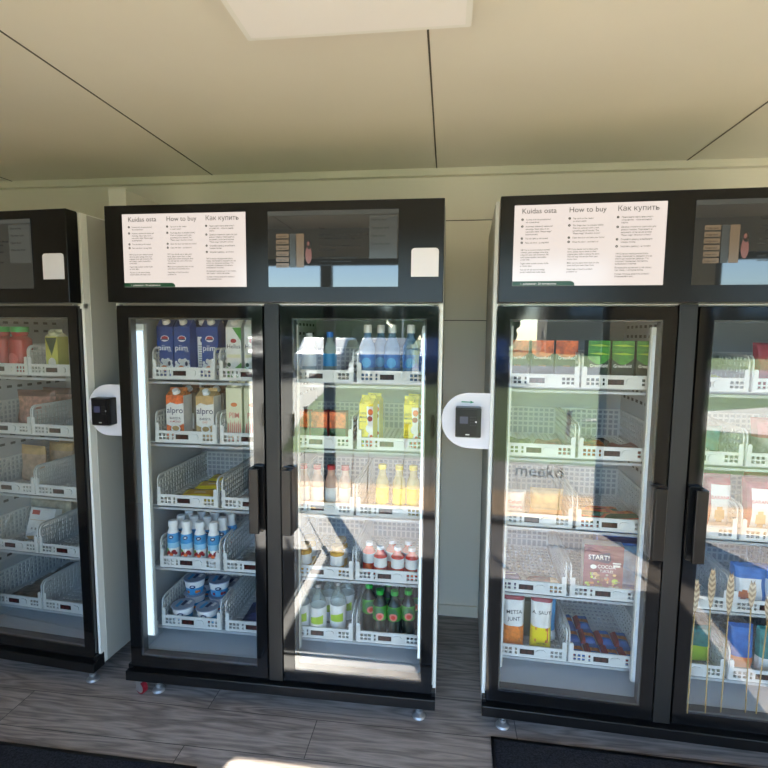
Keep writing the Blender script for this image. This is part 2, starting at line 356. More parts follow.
def m_foot(b):
    b.lathe([(.026, 0), (.028, .004), (.024, .010), (.015, .015), (.010, .018), (.010, .022), (.014, .023), (.014, .031), (.007, .032), (.007, .095)], STEEL, 18); return b
def m_caster(b):
    n = 20
    b.box(-.022, .022, -.02, .03, .062, .092, STEEL)
    b.box(-.0165, -.0145, -.012, .016, .018, .07, STEEL); b.box(.0145, .0165, -.012, .016, .018, .07, STEEL)
    return b
def m_wheel(b):
    prof = [(.004, -.013), (.008, -.013), (.009, -.010), (.0205, -.0105), (.0275, -.009), (.0275, .009), (.0205, .0105), (.009, .010), (.008, .013), (.004, .013)]
    bb = MB(); WR = mat('wheel_red', (138, 26, 40), .4); bb.lathe(prof, RED, 22, mats=[STEEL, STEEL, STEEL, WR, WR, WR, STEEL, STEEL, STEEL])
    for i, (x, y, z) in enumerate(bb.v): bb.v[i] = (z, x, y)
    b.v, b.f, b.m, b.mats, b.sm = bb.v, bb.f, bb.m, bb.mats, bb.sm
    return b
EN = [("How to buy", ["Tap card on the reader", "or smart watch."], ["The fridge door is unlocked (click).", "Want to compare until a new,", "something else if needed. The", "\"Please wage\" direction screen!"], ["Open the door and take your items!"], ["Close the door - and that's it!"],
    [["TIP! If you decide not to take some", "items, please return them to their", "original place before closing the door.", "This will help the service from your", "choice item."], ["Make sure to place them back on the", "same shelf you took them from."], ["Need help or found a product", "problem? us"]])]
ET = [("Kuidas osta", ["Tuvasta end uks puutetunnel", "või nutiseadmel."], ["Automaat aktiveerib vabanevad", "sõnumiga. Saate vaba, et on", "ostmiseks valida \"Please wage\"", "(automaatselt)."], ["Tee uks lahti ja vali tooted"], ["Pane uks kinni - ja ongi kõik"],
    [["NB! Kui sa ei soovi võetud tooteid", "võtmast, palun asetage enne ukse", "sulgemist oma valik tooterest. Nii", "saad kaasas vajaliku tootevaliku", "arvele kõik."], ["Tagasi tuleb asetada samale riiulile", "ja nende algus."], ["Vaja abi või ole saanud midagi", "puudu? tahad anda meile teada"]])]
RU = [("Как купить", ["Приложите карту или смарт-", "устройство - часы на ридер", "карты."], ["Дверца откроется (щелчок) для", "нового товара. Подождите и", "возьмите, если он не нужен", "\"Please wage\" (direction screen)!"], ["Откройте дверцу и выберите", "товары полки."], ["Закройте дверцу - и готово!"],
    [["TIP! Если вы передумали брать", "товар, пожалуйста, верните его на", "место до закрытия дверцы. Это", "поможет правильно посчитать", "выбранные покупки."], ["Возвращать нужно на ту же полку,", "где товар, с которой взяли."], ["Нужна помощь или есть вопрос?", "Спрашивайте нас."]])]
def m_screen(b): b.box(0, .486, -.0485, -.0452, 0, .271, SCR); return b
def m_screentext(b):
    y = -.0492
    for x0, (h, s1, s2, s3, s4, paras) in zip((.024, .178, .332), (ET[0], EN[0], RU[0])):
        b.text(h, x0, .243, .0245, y, mat('heading_grey', (58, 55, 54), .4), bold=.002)
        z = .221; off = .016
        for i, st in enumerate((s1, s2, s3, s4)):
            b.disc(x0 + .003, z + .002, .0042, .0042, y, SCRT, 12)
            b.text(str(i + 1), x0 + .0015, z - .0005, .006, y - .0004, SCR)
            for l in st: b.text(l, x0 + .014, z - .001, .0076, y, SCRT, sx=.92); z -= .0088
            z -= .0052
        z -= .011
        for p in paras:
            for l in p: b.text(l, x0, z, .0076, y, SCRT, sx=.9); z -= .0082
            z -= .0045
    return b
def m_banner(b):
    pts = [(.0, 0), (.206, 0), (.205, .008), (.200, .013), (.193, .0155), (0, .0155)]
    b.flat(pts, -.0490, SCRG); b.text('1. puhastatud - 26 toimetamine', .026, .004, .0095, -.0494, SCR); return b
def m_screendim(b): b.box(0, .48, -.0485, -.0452, 0, .271, SCRD); return b
def m_dimtext(b):
    y = -.0490
    b.rect(.0, .48, .255, .271, y, SCD4)
    for k in range(6): b.rect(.03, .078, .07 + k * .021, .086 + k * .021, y, SCD1); b.text('Fridge item', .034, .074 + k * .021, .008, y - .0004, SCD3)
    b.rect(.082, .104, .07, .191, y, SCD4); b.rect(.106, .135, .07, .191, y, SCD1)
    b.disc(.154, .150, .008, .016, y - .0006, SCD3); b.disc(.151, .154, .005, .008, y - .0009, SCD2); b.disc(.152, .115, .012, .032, y - .0003, SCD2)
    b.text('Tere', .19, .205, .011, y, SCD3)
    for k, l in enumerate(['Loyal customers can see today a new offer page', 'and available products in the fridge now.', '', 'Tooted ja hinnad on nähtavad siin samas', 'kui uks avatakse.', '', 'Choose the products you like and close', 'the door, the payment is made', 'automatically.']): 
        if l: b.text(l, .19, .183 - k * .0135, .0095, y, SCD3)
    b.rect(.375, .475, .10, .25, y + .0001, SCD4)
    for k, l in enumerate(['How to buy', 'Tap your card', 'Open door', 'Close the door']): b.text(l, .382, .232 - k * .028, .011, y - .0004, SCD3)
    return b
def m_sensor(b):
    pts = []
    for (cx, cz, st) in ((.085, .088, 0), (.012, .088, 1)):
        for i in range(5): t = (st + i / 4) * PI / 2; pts.append((cx + .012 * math.cos(t), cz + .012 * math.sin(t)))
    pts += [(0, 0), (.097, 0)]
    b.prism(pts, -.0475, -.0452, mat('sensor_white', (216, 214, 222), .5)); return b
def m_plate(b):
    pts = [(0, -.106), (0, .106), (-.075, .106)]
    for i in range(1, 20): t = PI / 2 + PI * i / 20; pts.append((-.075 + .105 * math.cos(t), .106 * math.sin(t)))
    pts.append((-.075, -.106)); b.prism(pts, 0, .008, PURPLEISH); return b
def m_reader(b):
    b.rbox(-.126, -.032, -.042, 0, -.056, .055, BLACKM, r=.004); b.rbox(-.122, -.048, -.0445, -.042, -.05, .05, DISP, r=.003)
    b.rect(-.110, -.080, -.004, .022, -.0455, mat('reader_screen', (88, 92, 128), .3, emit=.08))
    for i in range(3):
        for j in range(4): b.rect(-.072 + i * .008, -.067 + i * .008, .018 - j * .010, .023 - j * .010, -.0455, MULL)
    b.rect(-.088, -.074, -.047, -.043, -.0455, STEEL); b.rect(-.054, -.048, .0, .006, -.0455, STEEL); b.box(-.12, -.04, -.04, -.01, -.0595, -.0555, STEEL)
    return b
def m_arrow(b):
    b.flat([(-.106, .069), (-.072, .069), (-.074, .0655), (-.058, .0705), (-.074, .0765), (-.072, .0725), (-.106, .0735)], -.0006, mat('arrow_green', (30, 130, 84), .5)); return b
def m_shelf(w):
    def f(b):
        b.box(0, w, .018, .026, -.026, -.016, SHELF); b.box(0, w, .006, .018, -.006, -.0025, SHELF)
        n = int(w / .03)
        for i in range(n + 1): x = i * w / n; b.box(max(0, x - .002), x + .002, .012, .45, -.008, -.003, SHELF)
        b.box(0, w, .22, .226, -.014, -.008, SHELF); b.box(0, w, .444, .45, -.014, -.003, SHELF); b.box(-.003, .001, .018, .45, -.026, -.003, SHELF); b.box(w - .001, w + .003, .018, .45, -.026, -.003, SHELF)
        return b
    return f
ROWS = (1.356, 1.087, .810, .535, .265)
def m_divider(b):
    b.box(-.003, .003, .09, .59, .175, 1.618, SHELF)
    for z in ROWS:
        for dz in (.185, .225):
            for i in range(8):
                y = .13 + i * .056
                for sx in (-1, 1): b.box(*((-.0042, -.0029) if sx < 0 else (.0029, .0042)), y, y + .026, z + dz, z + dz + .012, SLOT)
    return b
def led_bar(lit, narrow=False):
    def f(b):
        b.box(-.003, .025 if narrow else .041, .052, .072, .243, 1.58, BODY)
        b.box(.002, .020 if narrow else .036, .046, .052, .25, 1.551, LEDW if lit else LEDOFF)
        for k in range(58): b.box(.010, .016, .0452, .046, .262 + k * .0222, .264 + k * .0222, LINER)
        return b
    return f
def m_wheat(b):
    for (x, zt, zb, r, ln) in ((.735, .70, .18, 0, .14), (.785, .745, .19, .01, .16), (.845, .735, .20, .0, .17), (.915, .70, .21, .01, .10), (.97, .66, .21, -.01, .10)):
        b.tube([(x + r * (1 - t / 5), 0, zb + (zt - ln - zb) * t / 5) for t in range(6)], .0022, mat('straw', (176, 150, 96), .6, alpha=.7), 5)
        n = int(ln / .011)
        for k in range(n):
            z = zt - ln + k * .010; wd = .35 + .75 * math.sin(PI * (k + 1) / (n + 1))
            for sg in (-1, 1):
                q = [(x, -.0004, z), (x + sg * .010 * wd, -.0004, z + .010), (x + sg * .012 * wd, -.0004, z + .026), (x, -.0004, z + .011)]
                b.add(q, [(0, 1, 2, 3) if sg > 0 else (3, 2, 1, 0)], mat('straw_ear', (190, 172, 140), .6, alpha=.8) if k % 2 else mat('straw_ear_dark', (136, 116, 90), .6, alpha=.8))
    return b
FR = {}
def fridge(key, X, Y, A, label, bx, div, lit, reader=True, caster_front=False):
    t = empty('display_fridge', (X, Y, 0), A); tag(t, label, 'fridge', 'black framed double door fridges'); FR[key] = t
    sh = .028 if key == 'R' else 0
    bd = obj('cabinet_body', cached('body', m_body), t)
    h = obj('header_box', cached('header', m_header), t, bevel=.003)
    s = obj('screen', cached('screen', m_screen), t, (.087 - sh, 0, 1.718)); s['label'] = 'lit white instruction screen'
    obj('screen_text', cached('screentext', m_screentext), s); obj('screen_banner', cached('banner', m_banner), s)
    s = obj('screen', cached('screendim', m_screendim), t, (.659 - sh, 0, 1.717)); s['label'] = 'dim dark screen'
    obj('screen_text', cached('dimtext', m_dimtext), s)
    obj('sensor_cover', cached('sensor', m_sensor), t, (1.185, 0, 1.752))
    b = MB(); b.box(.05, 1.25, .012, .046, 1.6545, 1.6595, ALU); b.box(.0, .05, .02, .046, 1.64, 1.6605, BODY); b.box(1.25, 1.3, .02, .046, 1.64, 1.6605, BODY); b.build('header_rail', t)
    b = MB(); b.box(.621, .679, 0.001, .045, BT, 1.658, MULL); b.build('center_post', t, bevel=.002)
    b = MB(); b.box(0, 1.3, -.022, .045, BB, BT - .004, BLACKM); b.box(0, .016, 0, .045, BT - .004, .142, BLACKM); b.box(1.284, 1.3, 0, .045, BT - .004, .142, BLACKM); b.build('base_plinth', t, bevel=.002)
    for i, x in enumerate((.015, .685)):
        d = obj('door', cached('doorframe', m_doorframe), t, (x, 0, .135))
        g = MB(); g.box(.044, .558, .002, .006, .045, 1.470, DOORGLASS); g.build('glass_pane', d)
        if key == 'R' and i == 1: obj('wheat_sticker', cached('wheat', m_wheat), d, (-.685, .0005, -.135))
        hd = obj('handle', cached('handle', m_handle), d, (.548, 0, .628) if i == 0 else (.052, 0, .628), (0, 0, 0))
        if i == 1: hd.scale.x = -1
        b = MB(); zz = 1.515; b.lathe([(.006, zz), (.008, zz + .003), (.006, zz + .006)], STEEL, 10, .012 if i == 0 else .588, .012); b.build('hinge', d)
    for x in (.085, 1.235): obj('leveling_foot', cached('foot', m_foot), t, (x + (.022 if (caster_front and x < .5) else 0), .045, 0))
    cs = [(.06, .70), (1.24, .70)]
    if caster_front: cs.append((.043, .02))
    for (x, y) in cs:
        c = obj('caster', cached('caster', m_caster), t, (x, min(y, .66), 0), (0, 0, 1.25))
        obj('wheel', cached('wheel', m_wheel), c, (0, 0, .0275))
    if reader:
        p = obj('reader_plate', cached('plate', m_plate), t, (-.0005, .036, 1.225)); p.scale.x = .86 if key == 'C' else 1; obj('card_reader', cached('reader', m_reader), p); (obj('arrow_sign', cached('arrow', m_arrow), p) if key == 'R' else None)
    for i, (xa, xb) in enumerate(((.052, div - .008), (div + .008, 1.248))):
        for z in ROWS: obj('wire_shelf', cached('shelf%.3f' % (xb - xa), m_shelf(xb - xa)), t, (xa, .1, z))
    obj('slotted_divider', cached('divider', m_divider), t, (div, 0, 0))
    lk = 'led_lit' if lit else 'led_off'
    obj('light_strip', cached(lk if lit else lk + 'n', led_bar(lit, not lit)), t, (.053 if lit else .052, 0, 0)); obj('light_strip', cached(lk + 'n', led_bar(lit, True)), t, (1.2265, 0, 0))
    if lit: obj('light_strip', cached('led_offn', led_bar(False, True)), t, (.713, 0, 0))
    if not lit: obj('light_strip', cached(lk, led_bar(lit)), t, (.556, 0, 0))
    t['x0'] = 0.0; del t['x0']
    return t
aL = -.0765; LX = -.1596 - 1.3 * math.cos(aL); LY = .0188 - 1.3 * math.sin(aL)
BX = {'C': (.098, .389, .678, .964), 'R': (.053, .338, .628, .912), 'L': (.1, .37, .653, .934)}
fridge('C', 0, 0, 0, 'tall black fridge in the middle, stocked with milk, juice and bottles', BX['C'], .668, True, caster_front=True)
fridge('R', 1.4808, -.0023, -.0418, 'tall black fridge on the right, stocked with tea boxes, cereal and snacks', BX['R'], .618, False)
fridge('L', LX, LY, aL, 'tall black fridge at the left edge, holding red bottles and wrapped food', BX['L'], .648, False)
def world(key, x, y, z, rz=0):
    t = FR[key]; a = t.rotation_euler.z
    return (t.location.x + x * math.cos(a) - y * math.sin(a), t.location.y + x * math.sin(a) + y * math.cos(a), z), a + rz

# ------------------------------------------------------------------ baskets
BW, BD_, BH = .272, .455, .135
def m_basket(b):
    W, D, Hh = BW, BD_, BH; th = .003
    # front panel with two groups of square holes
    for z0, z1 in ((0, .011), (.021, .026), (.037, .049)): b.box(.004, W - .004, 0, .005, z0, z1, PLAS)
    def posts(xs, w):
        for x in xs: b.box(x, x + w, 0.0004, .0046, .005, .045, PLAS)
    posts((.012, .0285, .045, .0615), .005); posts((W - .066, W - .0495, W - .033, W - .0165), .005)
    b.box(.0, .014, 0, .005, 0, .049, PLAS); b.box(.065, .074, 0.0002, .0048, .002, .047, PLAS); b.box(W - .014, W, 0, .005, 0, .049, PLAS)
    b.box(.082, W - .062, 0.0002, .0048, .002, .047, PLAS); b.rbox(.155, .192, -.004, .001, .012, .038, PLAS, r=.012)
    for x0 in (.002, W - .017): b.rbox(x0, x0 + .015, -.001, .008, 0, .08, PLAS, r=.006)
    for sx in (0, W):           # side walls: curved front edge, top rail, lattice
        x0, x1 = (0, th) if sx == 0 else (W - th, W)
        path = [(0.004, .0), (.004, .103)] + [(.004 + .028 * (1 - math.cos(t * PI / 12)), .103 + .028 * math.sin(t * PI / 12)) for t in range(1, 7)] + [(.10, .131), (D, .131)]
        for i in range(len(path) - 1):
            (ya, za), (yb, zb) = path[i], path[i + 1]
            dy, dz = yb - ya, zb - za; l = math.hypot(dy, dz); ny, nz = dz / l * .009, -dy / l * .009
            xa, xb = x0 - .0012, x1 + .0012
            vs = [(x, y, z) for x in (xa, xb) for y, z in ((ya, za), (yb, zb), (yb + ny, zb + nz), (ya + ny, za + nz))]
            b.add(vs, [(0, 1, 2, 3), (7, 6, 5, 4), (0, 4, 5, 1), (1, 5, 6, 2), (2, 6, 7, 3), (3, 7, 4, 0)], PLAS)
        b.box(x0, x1, .01, D, 0, .016, PLAS)
        for z in (.036, .058, .080, .102): b.box(x0, x1, .014, D, z, z + .0065, PLAS)
        k = 19
        for i in range(k + 1): y = .02 + i * (D - .03) / k; b.box(x0, x1, y, y + .0075, .01, .128 if y > .045 else .1, PLAS)
        for i in range(4):       # solid diagonal stiffeners
            y = .06 + i * .1
            b.add([(x, yy, zz) for x in (x0, x1) for yy, zz in ((y, .016), (y + .012, .016), (y + .075, .125), (y + .063, .125))], [(0, 1, 2, 3), (7, 6, 5, 4), (0, 4, 5, 1), (1, 5, 6, 2), (2, 6, 7, 3), (3, 7, 4, 0)], PLAS)
    for z in (0, .036, .058, .080, .102, .122): b.box(0, W, D - .004, D, z, z + .0075, PLAS)
    for i in range(12): x = .004 + i * (W - .014) / 11; b.box(x, x + .007, D - .0038, D - .0002, 0, .128, PLAS)
    for i in range(14): x = .002 + i * (W - .012) / 13; b.box(x, x + .008, .004, D, 0.0, .004, PLAS)
    for i in range(15): y = .006 + i * (D - .016) / 14; b.box(.002, W - .002, y, y + .012, 0.0004, .0042, PLAS)
    return b
def m_disp(b):
    b.box(.092, .148, -.0015, .0, .014, .034, DISP)
    for i in range(5):
        if i == 2: b.rect(.119, .1205, .0175, .0195, -.002, LED); continue
        x = .100 + i * .008
        b.rect(x, x + .0055, .028, .030, -.002, LED); b.rect(x + .0035, x + .0055, .019, .029, -.002, LED); b.rect(x, x + .0055, .0175, .019, -.002, LED); b.rect(x, x + .0015, .018, .024, -.002, LED)
    return b
ROWN = ('top shelf', 'second shelf', 'third shelf', 'fourth shelf', 'bottom shelf')
FN = {'C': 'middle', 'R': 'right', 'L': 'left'}
DN = ('left door', 'left door', 'right door', 'right door')
SN = ('left', 'right', 'left', 'right')
CONT = {}
CONT['C'] = [['blue milk cartons', 'green and white cartons', 'a few bottles', 'water bottles with white caps'], ['white oat drink cartons', 'pink and cream cartons', 'red and orange boxes', 'yellow juice cartons'], ['yellow and blue flat packs', 'pale flat packs', 'red capped bottles', 'yellow labelled juice bottles'], ['yogurt drink bottles', 'clear trays', 'amber jars', 'red bottles with white labels'], ['blue and white cups', 'a dark blue pouch', 'clear bottles with lime labels', 'green capped bottles']]
CONT['R'] = [['orange tea boxes', 'green tea boxes', 'green and red pouches', 'red packs'], ['flat greenish packs', 'brown and orange packs', 'a teal bag', 'a red and grey bag'], ['white and orange packs', 'orange snack bars', 'white packs', 'red and white cookie bags'], ['purple and brown bars', 'a purple cereal box', 'pale white packs', 'blue and white bags'], ['two crispbread bags', 'blue and red bars', 'a red and white pack', 'blue and teal packs']]
CONT['L'] = [None, None, None, None, None]
LCON = [['red bottles with green caps', 'a yellow green carton'], ['reddish meat packs', 'nothing'], ['pale bread packs', 'nothing'], ['a white red-labelled box', 'nothing'], ['flat grey brown packs', 'nothing']]
bmesh_me = cached('basket', m_basket); disp_me = cached('disp', m_disp)
rb = random.Random(3)
BPOS = {}
for key in 'CRL':
    for r, z in enumerate(ROWS):
        for c in range(4):
            if key == 'L' and c < 2: continue
            jx = rb.uniform(-.003, .003)
            if key == 'R' and r == 3: jx -= .01
            p, a = world(key, BX[key][c] + jx, .10, z - .002); BPOS[key, r, c] = (BX[key][c] + jx, z - .002)
            t = empty('storage_basket', p, a)
            cont = CONT[key][r][c] if key != 'L' else LCON[r][c - 2]
            tail = 'empty' if cont == 'nothing' else cont
            tag(t, f"white basket, {ROWN[r]}, {SN[c]} in {DN[c]} of {FN[key]} fridge, {tail}", 'basket', 'white lattice baskets in the fridges')
            obj('basket_body', bmesh_me, t); obj('price_display', disp_me, t)

# ------------------------------------------------------------------ products
def put(name, parts, key, r, c, dx, dy, label, cat, group=None, rz=0, dz=0, rx=0, ry=0):
    """a product standing dx from the basket's left edge and dy behind its front"""
    x, z = BPOS[key, r, c]
    p, a = world(key, x + dx, .10 + dy, z + .0048 + dz, rz)
    if len(parts) == 1:
        o = obj(name, parts[0][1], None, p, (rx, ry, a)); tag(o, label, cat, group); return o
    t = empty(name, p, a); t.rotation_euler = (rx, ry, a); tag(t, label, cat, group)
    for n, me in parts: obj(n, me, t)
    return t
LOCN = lambda key, r: f"{ROWN[r]} of {FN[key]} fridge"
def gable(w, d, h, front, side, top, capm=WHITE, hs=.035):
    b = MB(); x, y = w / 2, d / 2
    b.box(-x, x, -y, y, 0, h, side)
    b.add([(-x, -y, h), (x, -y, h), (x, 0, h + hs), (-x, 0, h + hs), (-x, y, h), (x, y, h)], [(0, 1, 2, 3), (3, 2, 5, 4), (0, 3, 4), (1, 5, 2)], top)
    b.box(-x, x, -.001, .001, h + hs - .002, h + hs + .012, top)
    front(b, -y - .0008)
    k = MB(); cz = h + hs * .5; k.lathe([(.017, 0), (.017, .003), (.014, .004), (.014, .017), (.011, .018)], capm, 16)
    for i, (a, c, e) in enumerate(k.v):       # tilt the cap with the slope
        k.v[i] = (a, -y * .5 + c * math.cos(-.7) + e * math.sin(-.7) * 1, cz + e * math.cos(.7) - c * math.sin(-.7) * 1)
    return [('carton_body', b.mesh('carton')), ('cap', k.mesh('cap'))]
def f_piim(b, y):
    b.disc(0, .162, .019, .013, y, WHITE); b.disc(0, .164, .015, .008, y - .0004, RED); b.rect(-.016, .016, .156, .161, y - .0008, NAVY)
    b.text('piim', -.003, .112, .034, y, WHITE, 'CENTER'); b.text('2,5%', .022, .106, .008, y, WHITE, 'CENTER')
    cz0 = .024
    for (cx, cz, rx, rz) in ((-.022, .012, .014, .022), (0, .030, .012, .022), (.02, .014, .015, .026), (-.012, .044, .008, .01), (.012, .046, .009, .009), (.024, .04, .008, .008), (-.028, .036, .006, .008)): b.disc(cx, cz + cz0, rx, rz, y, WHITE)
    b.disc(-.006, .036, .014, .012, y - .0008, ORG); b.disc(.018, .056, .006, .010, y - .0006, NAVY); b.disc(.024, .036, .005, .006, y - .0006, NAVY); b.rect(-.014, .002, .032, .040, y - .0012, WHITE)
PIIM = gable(.072, .072, .212, f_piim, BLUE, BLUE, WHITE)
for i, (dx, dy, rz, lab) in enumerate(((.029, .088, 0, 'first from the left'), (.106, .088, 0, 'second from the left'), (.229, .090, 0, 'far right'))):
    put('milk_carton', PIIM, 'C', 0, 0, dx, dy, f'blue milk carton with white cow patches, front row, {lab} on top shelf', 'carton', 'blue milk cartons', rz)
def f_side(b, y):
    b.rect(-.017, .017, .04, .17, y, WHITE); b.disc(0, .155, .004, .009, y - .0004, INK)
    for k in range(9): b.rect(-.013, .013, .05 + k * .010, .0535 + k * .010, y - .0004, GREYP)
PIIMS = gable(.068, .07, .212, f_side, BLUE, NAVY, WHITE)
put('milk_carton', PIIMS, 'C', 0, 0, .166, .14, 'blue milk carton turned to show its white nutrition panel', 'carton', 'blue milk cartons')
for i, (dx, dy) in enumerate(((.04, .18), (.12, .22), (.225, .18))): put('milk_carton', PIIM, 'C', 0, 0, dx, dy, 'blue milk carton on top shelf, standing behind the %s front one' % ('first', 'second', 'last')[i], 'carton', 'blue milk cartons behind')
def f_hellus(b, y):
    b.flat([(-.005, .21), (.033, .21), (.033, .155)], y, GREEN); b.disc(0, .155, .013, .009, y - .0006, RED); b.text('Hellus', 0, .124, .024, y, INK, 'CENTER')
    b.rect(-.03, .03, .085, .098, y, CREAM); b.flat([(-.033, 0), (.033, 0), (.033, .065), (-.01, .03), (-.033, .05)], y, GREEN)
    b.disc(.004, .022, .018, .02, y - .0006, WHITE); b.disc(.004, .022, .013, .015, y - .001, DGREEN); b.disc(-.021, .055, .008, .009, y - .0006, DGREEN)
HEL = gable(.067, .067, .212, f_hellus, LWHITE, LWHITE, WHITE)
for i, dx in enumerate((.042, .122, .2)):
    put('milk_carton', HEL, 'C', 0, 1, dx, .085, ['green and white milk carton with red oval, next to the blue cartons', 'green and white milk carton with red oval, cut by the door frame', 'green and white milk carton hidden behind the door frame'][i], 'carton', 'green and white cartons')
def f_alpro(top, acc, t2):
    def f(b, y):
        b.flat([(-.04, .188), (.04, .188), (.04, .156), (.01, .150), (-.02, .158), (-.04, .146)], y, top)
        b.text('alpro', 0, .112, .036, y, NAVY, 'CENTER'); b.text('BARISTA', 0, .084, .015, y, INK, 'CENTER', sx=.9); b.text(t2, 0, .071, .012, y, acc, 'CENTER')
        b.flat([(-.04, 0), (.04, 0), (.04, .068), (.02, .058), (-.02, .054), (-.04, .062)], y, top); b.disc(0.002, .044, .022, .018, y - .0005, WHITE); b.disc(.002, .046, .016, .011, y - .001, TAN)
    return f
ALM = gable(.08, .07, .188, f_alpro(ORANGEBOX, RED, 'ALMOND'), LWHITE, FOOD, WHITE, .02)
OAT = gable(.08, .07, .188, f_alpro(TAN, ORG, 'OAT'), LWHITE, TAN, WHITE, .02)
put('oat_drink_carton', ALM, 'C', 1, 0, .064, .085, 'white carton lettered alpro with orange almond picture, front left', 'carton', 'plant drink cartons', -.02)
put('oat_drink_carton', OAT, 'C', 1, 0, .200, .085, 'white carton lettered alpro with tan oat picture, front right', 'carton', 'plant drink cartons', -.02)
BRC = gable(.078, .07, .192, lambda b, y: b.rect(-.03, .03, .03, .1, y, LWHITE), mat('carton_brownside', (134, 118, 100), .5, var=.1), BROWN, WHITE, .02)
for i, (dx, dy) in enumerate(((.078, .165), (.209, .165), (.09, .245), (.216, .245))):
    put('oat_drink_carton', BRC, 'C', 1, 0, dx, dy, 'brown sided plant drink carton standing behind the ' + ('almond' if i % 2 == 0 else 'oat') + (' carton, second row' if i < 2 else ' carton, third row'), 'carton', 'plant drink cartons')
def f_pink(b, y):
    b.disc(0, .155, .014, .009, y, ORG); b.text('PIIM', 0, .098, .034, y, PINK, 'CENTER', sx=.75)
    for k in range(7): b.flat([(-.032 + k * .0095, .02), (-.026 + k * .0095, .02), (-.024 + k * .0085, .08 + .012 * (k % 2)), (-.028 + k * .0085, .07)], y, PINK)
    b.rect(-.034, .034, 0, .014, y, PINK)
PNK = gable(.07, .07, .225, f_pink, CREAM, CREAM, CREAM, .02)
for i, dx in enumerate((.042, .122, .2)):
    put('milk_carton', PNK, 'C', 1, 1, dx, .085, ['cream carton with pink drawing on second shelf, next to the plant drinks', 'cream carton with pink drawing, half hidden by the door frame', 'cream carton with pink drawing behind the door frame'][i], 'carton', 'cream and pink cartons')
# flat packs
def flatpack(w, d, h, body, deco=None, wave=.3, seed=0):
    b = MB(); n, m = 10, 12; rr = random.Random(seed); ph = rr.random() * 6
    def P(u, v): 
        e = min(1, 6 * min(u, 1 - u)) * min(1, 6 * min(v, 1 - v))
        return h * (.18 + .82 * math.sqrt(max(0, e))) * (1 + wave * .35 * math.sin(7 * u + ph) * math.cos(6 * v + ph))
    vs = [((i / n - .5) * w, (j / m - .5) * d, P(i / n, j / m)) for j in range(m + 1) for i in range(n + 1)]
    for j in range(m):
        for i in range(n):
            q = [j * (n + 1) + i, j * (n + 1) + i + 1, (j + 1) * (n + 1) + i + 1, (j + 1) * (n + 1) + i]
            mt = deco((i + .5) / n, (j + .5) / m) if deco else body
            b.add([vs[k] for k in q], [(0, 1, 2, 3)], mt, True)
    x, y = w / 2, d / 2
    b.add([(-x, -y, 0), (x, -y, 0), (x, y, 0), (-x, y, 0)], [(3, 2, 1, 0)], body)
    ring = [k for k in range(n + 1)] + [j * (n + 1) + n for j in range(1, m + 1)] + [m * (n + 1) + k for k in range(n - 1, -1, -1)] + [j * (n + 1) for j in range(m - 1, 0, -1)]
    L = len(ring); vv = [vs[k] for k in ring] + [(vs[k][0], vs[k][1], 0) for k in ring]
    b.add(vv, [(L + i, L + (i + 1) % L, (i + 1) % L, i) for i in range(L)], body)
    return [('pack', b.mesh('pack'))]
def pouch(w, h, t, deco, seed=0, texts=(), crimp=True, n=14, m=18):
    """upright pillow bag, front facing -y; deco(u,v) picks the print"""
    b = MB(); rr = random.Random(seed); a1, a2 = rr.random() * 6, rr.random() * 6
    def dep(u, v):
        e = max(0, 1 - (2 * u - 1) ** 4) * max(0, 1 - abs(2 * v - 1) ** 5)
        return t / 2 * (e ** .55) * (1 + .10 * math.sin(9 * v + a1 + 4 * u)) + (.0015 if True else 0)
    def pos(u, v, s): return ((u - .5) * w * (1 - .06 * math.sin(PI * v) ** 2), s * dep(u, v) + .004 * math.sin(a2 + 5 * v), v * h)
    for s in (-1, 1):
        vs = [pos(i / n, j / m, s) for j in range(m + 1) for i in range(n + 1)]
        for j in range(m):
            for i in range(n):
                q = [j * (n + 1) + i, j * (n + 1) + i + 1, (j + 1) * (n + 1) + i + 1, (j + 1) * (n + 1) + i]
                if s > 0: q = q[::-1]
                b.add([vs[k] for k in q], [(0, 1, 2, 3)], deco((i + .5) / n, (j + .5) / m), True)
    for s_ in (0, 1):                       # close the side seams
        for j in range(m):
            p = [pos(s_, j / m, -1), pos(s_, j / m, 1), pos(s_, (j + 1) / m, 1), pos(s_, (j + 1) / m, -1)]
            b.add(p if s_ else p[::-1], [(0, 1, 2, 3)], deco(.5, (j + .5) / m))
    def warp(a, z): u = min(1, max(0, a / w + .5)); v = min(1, max(0, z / h)); q = pos(u, v, -1); return (a, q[1] - .0012, z)
    for (tx, x, z, sz, mt) in texts: b.text(tx, x, z, sz, 0, mt, 'CENTER', warp=warp)
    b.warp = warp
    return [('bag', b.mesh('bag'))]
def yb(u, v): return NAVY if v > .72 else (YEL if (u < .2 or u > .85 or v < .18) else (WHITE if .35 < u < .75 and .3 < v < .45 else mat('cheese_yellow', (226, 176, 60), .45)))
Y1 = flatpack(.17, .115, .034, YEL, yb, .2, 1)
for i, (dx, dy, dz) in enumerate(((.145, .09, .0), (.15, .215, .0), (.155, .335, 0))):
    put('cheese_pack', Y1, 'C', 2, 0, dx, dy, ['yellow and navy flat pack lying nearest the front of its basket', 'yellow and navy flat pack lying in the middle of its basket', 'yellow and navy flat pack lying at the back of its basket'][i], 'pack', 'yellow and blue flat packs', .12, dz)
WP = flatpack(.2, .14, .03, LWHITE, None, .5, 2)
put('food_pack', WP, 'C', 2, 1, .13, .1, 'pale flat food pack behind the left door reflection', 'pack')
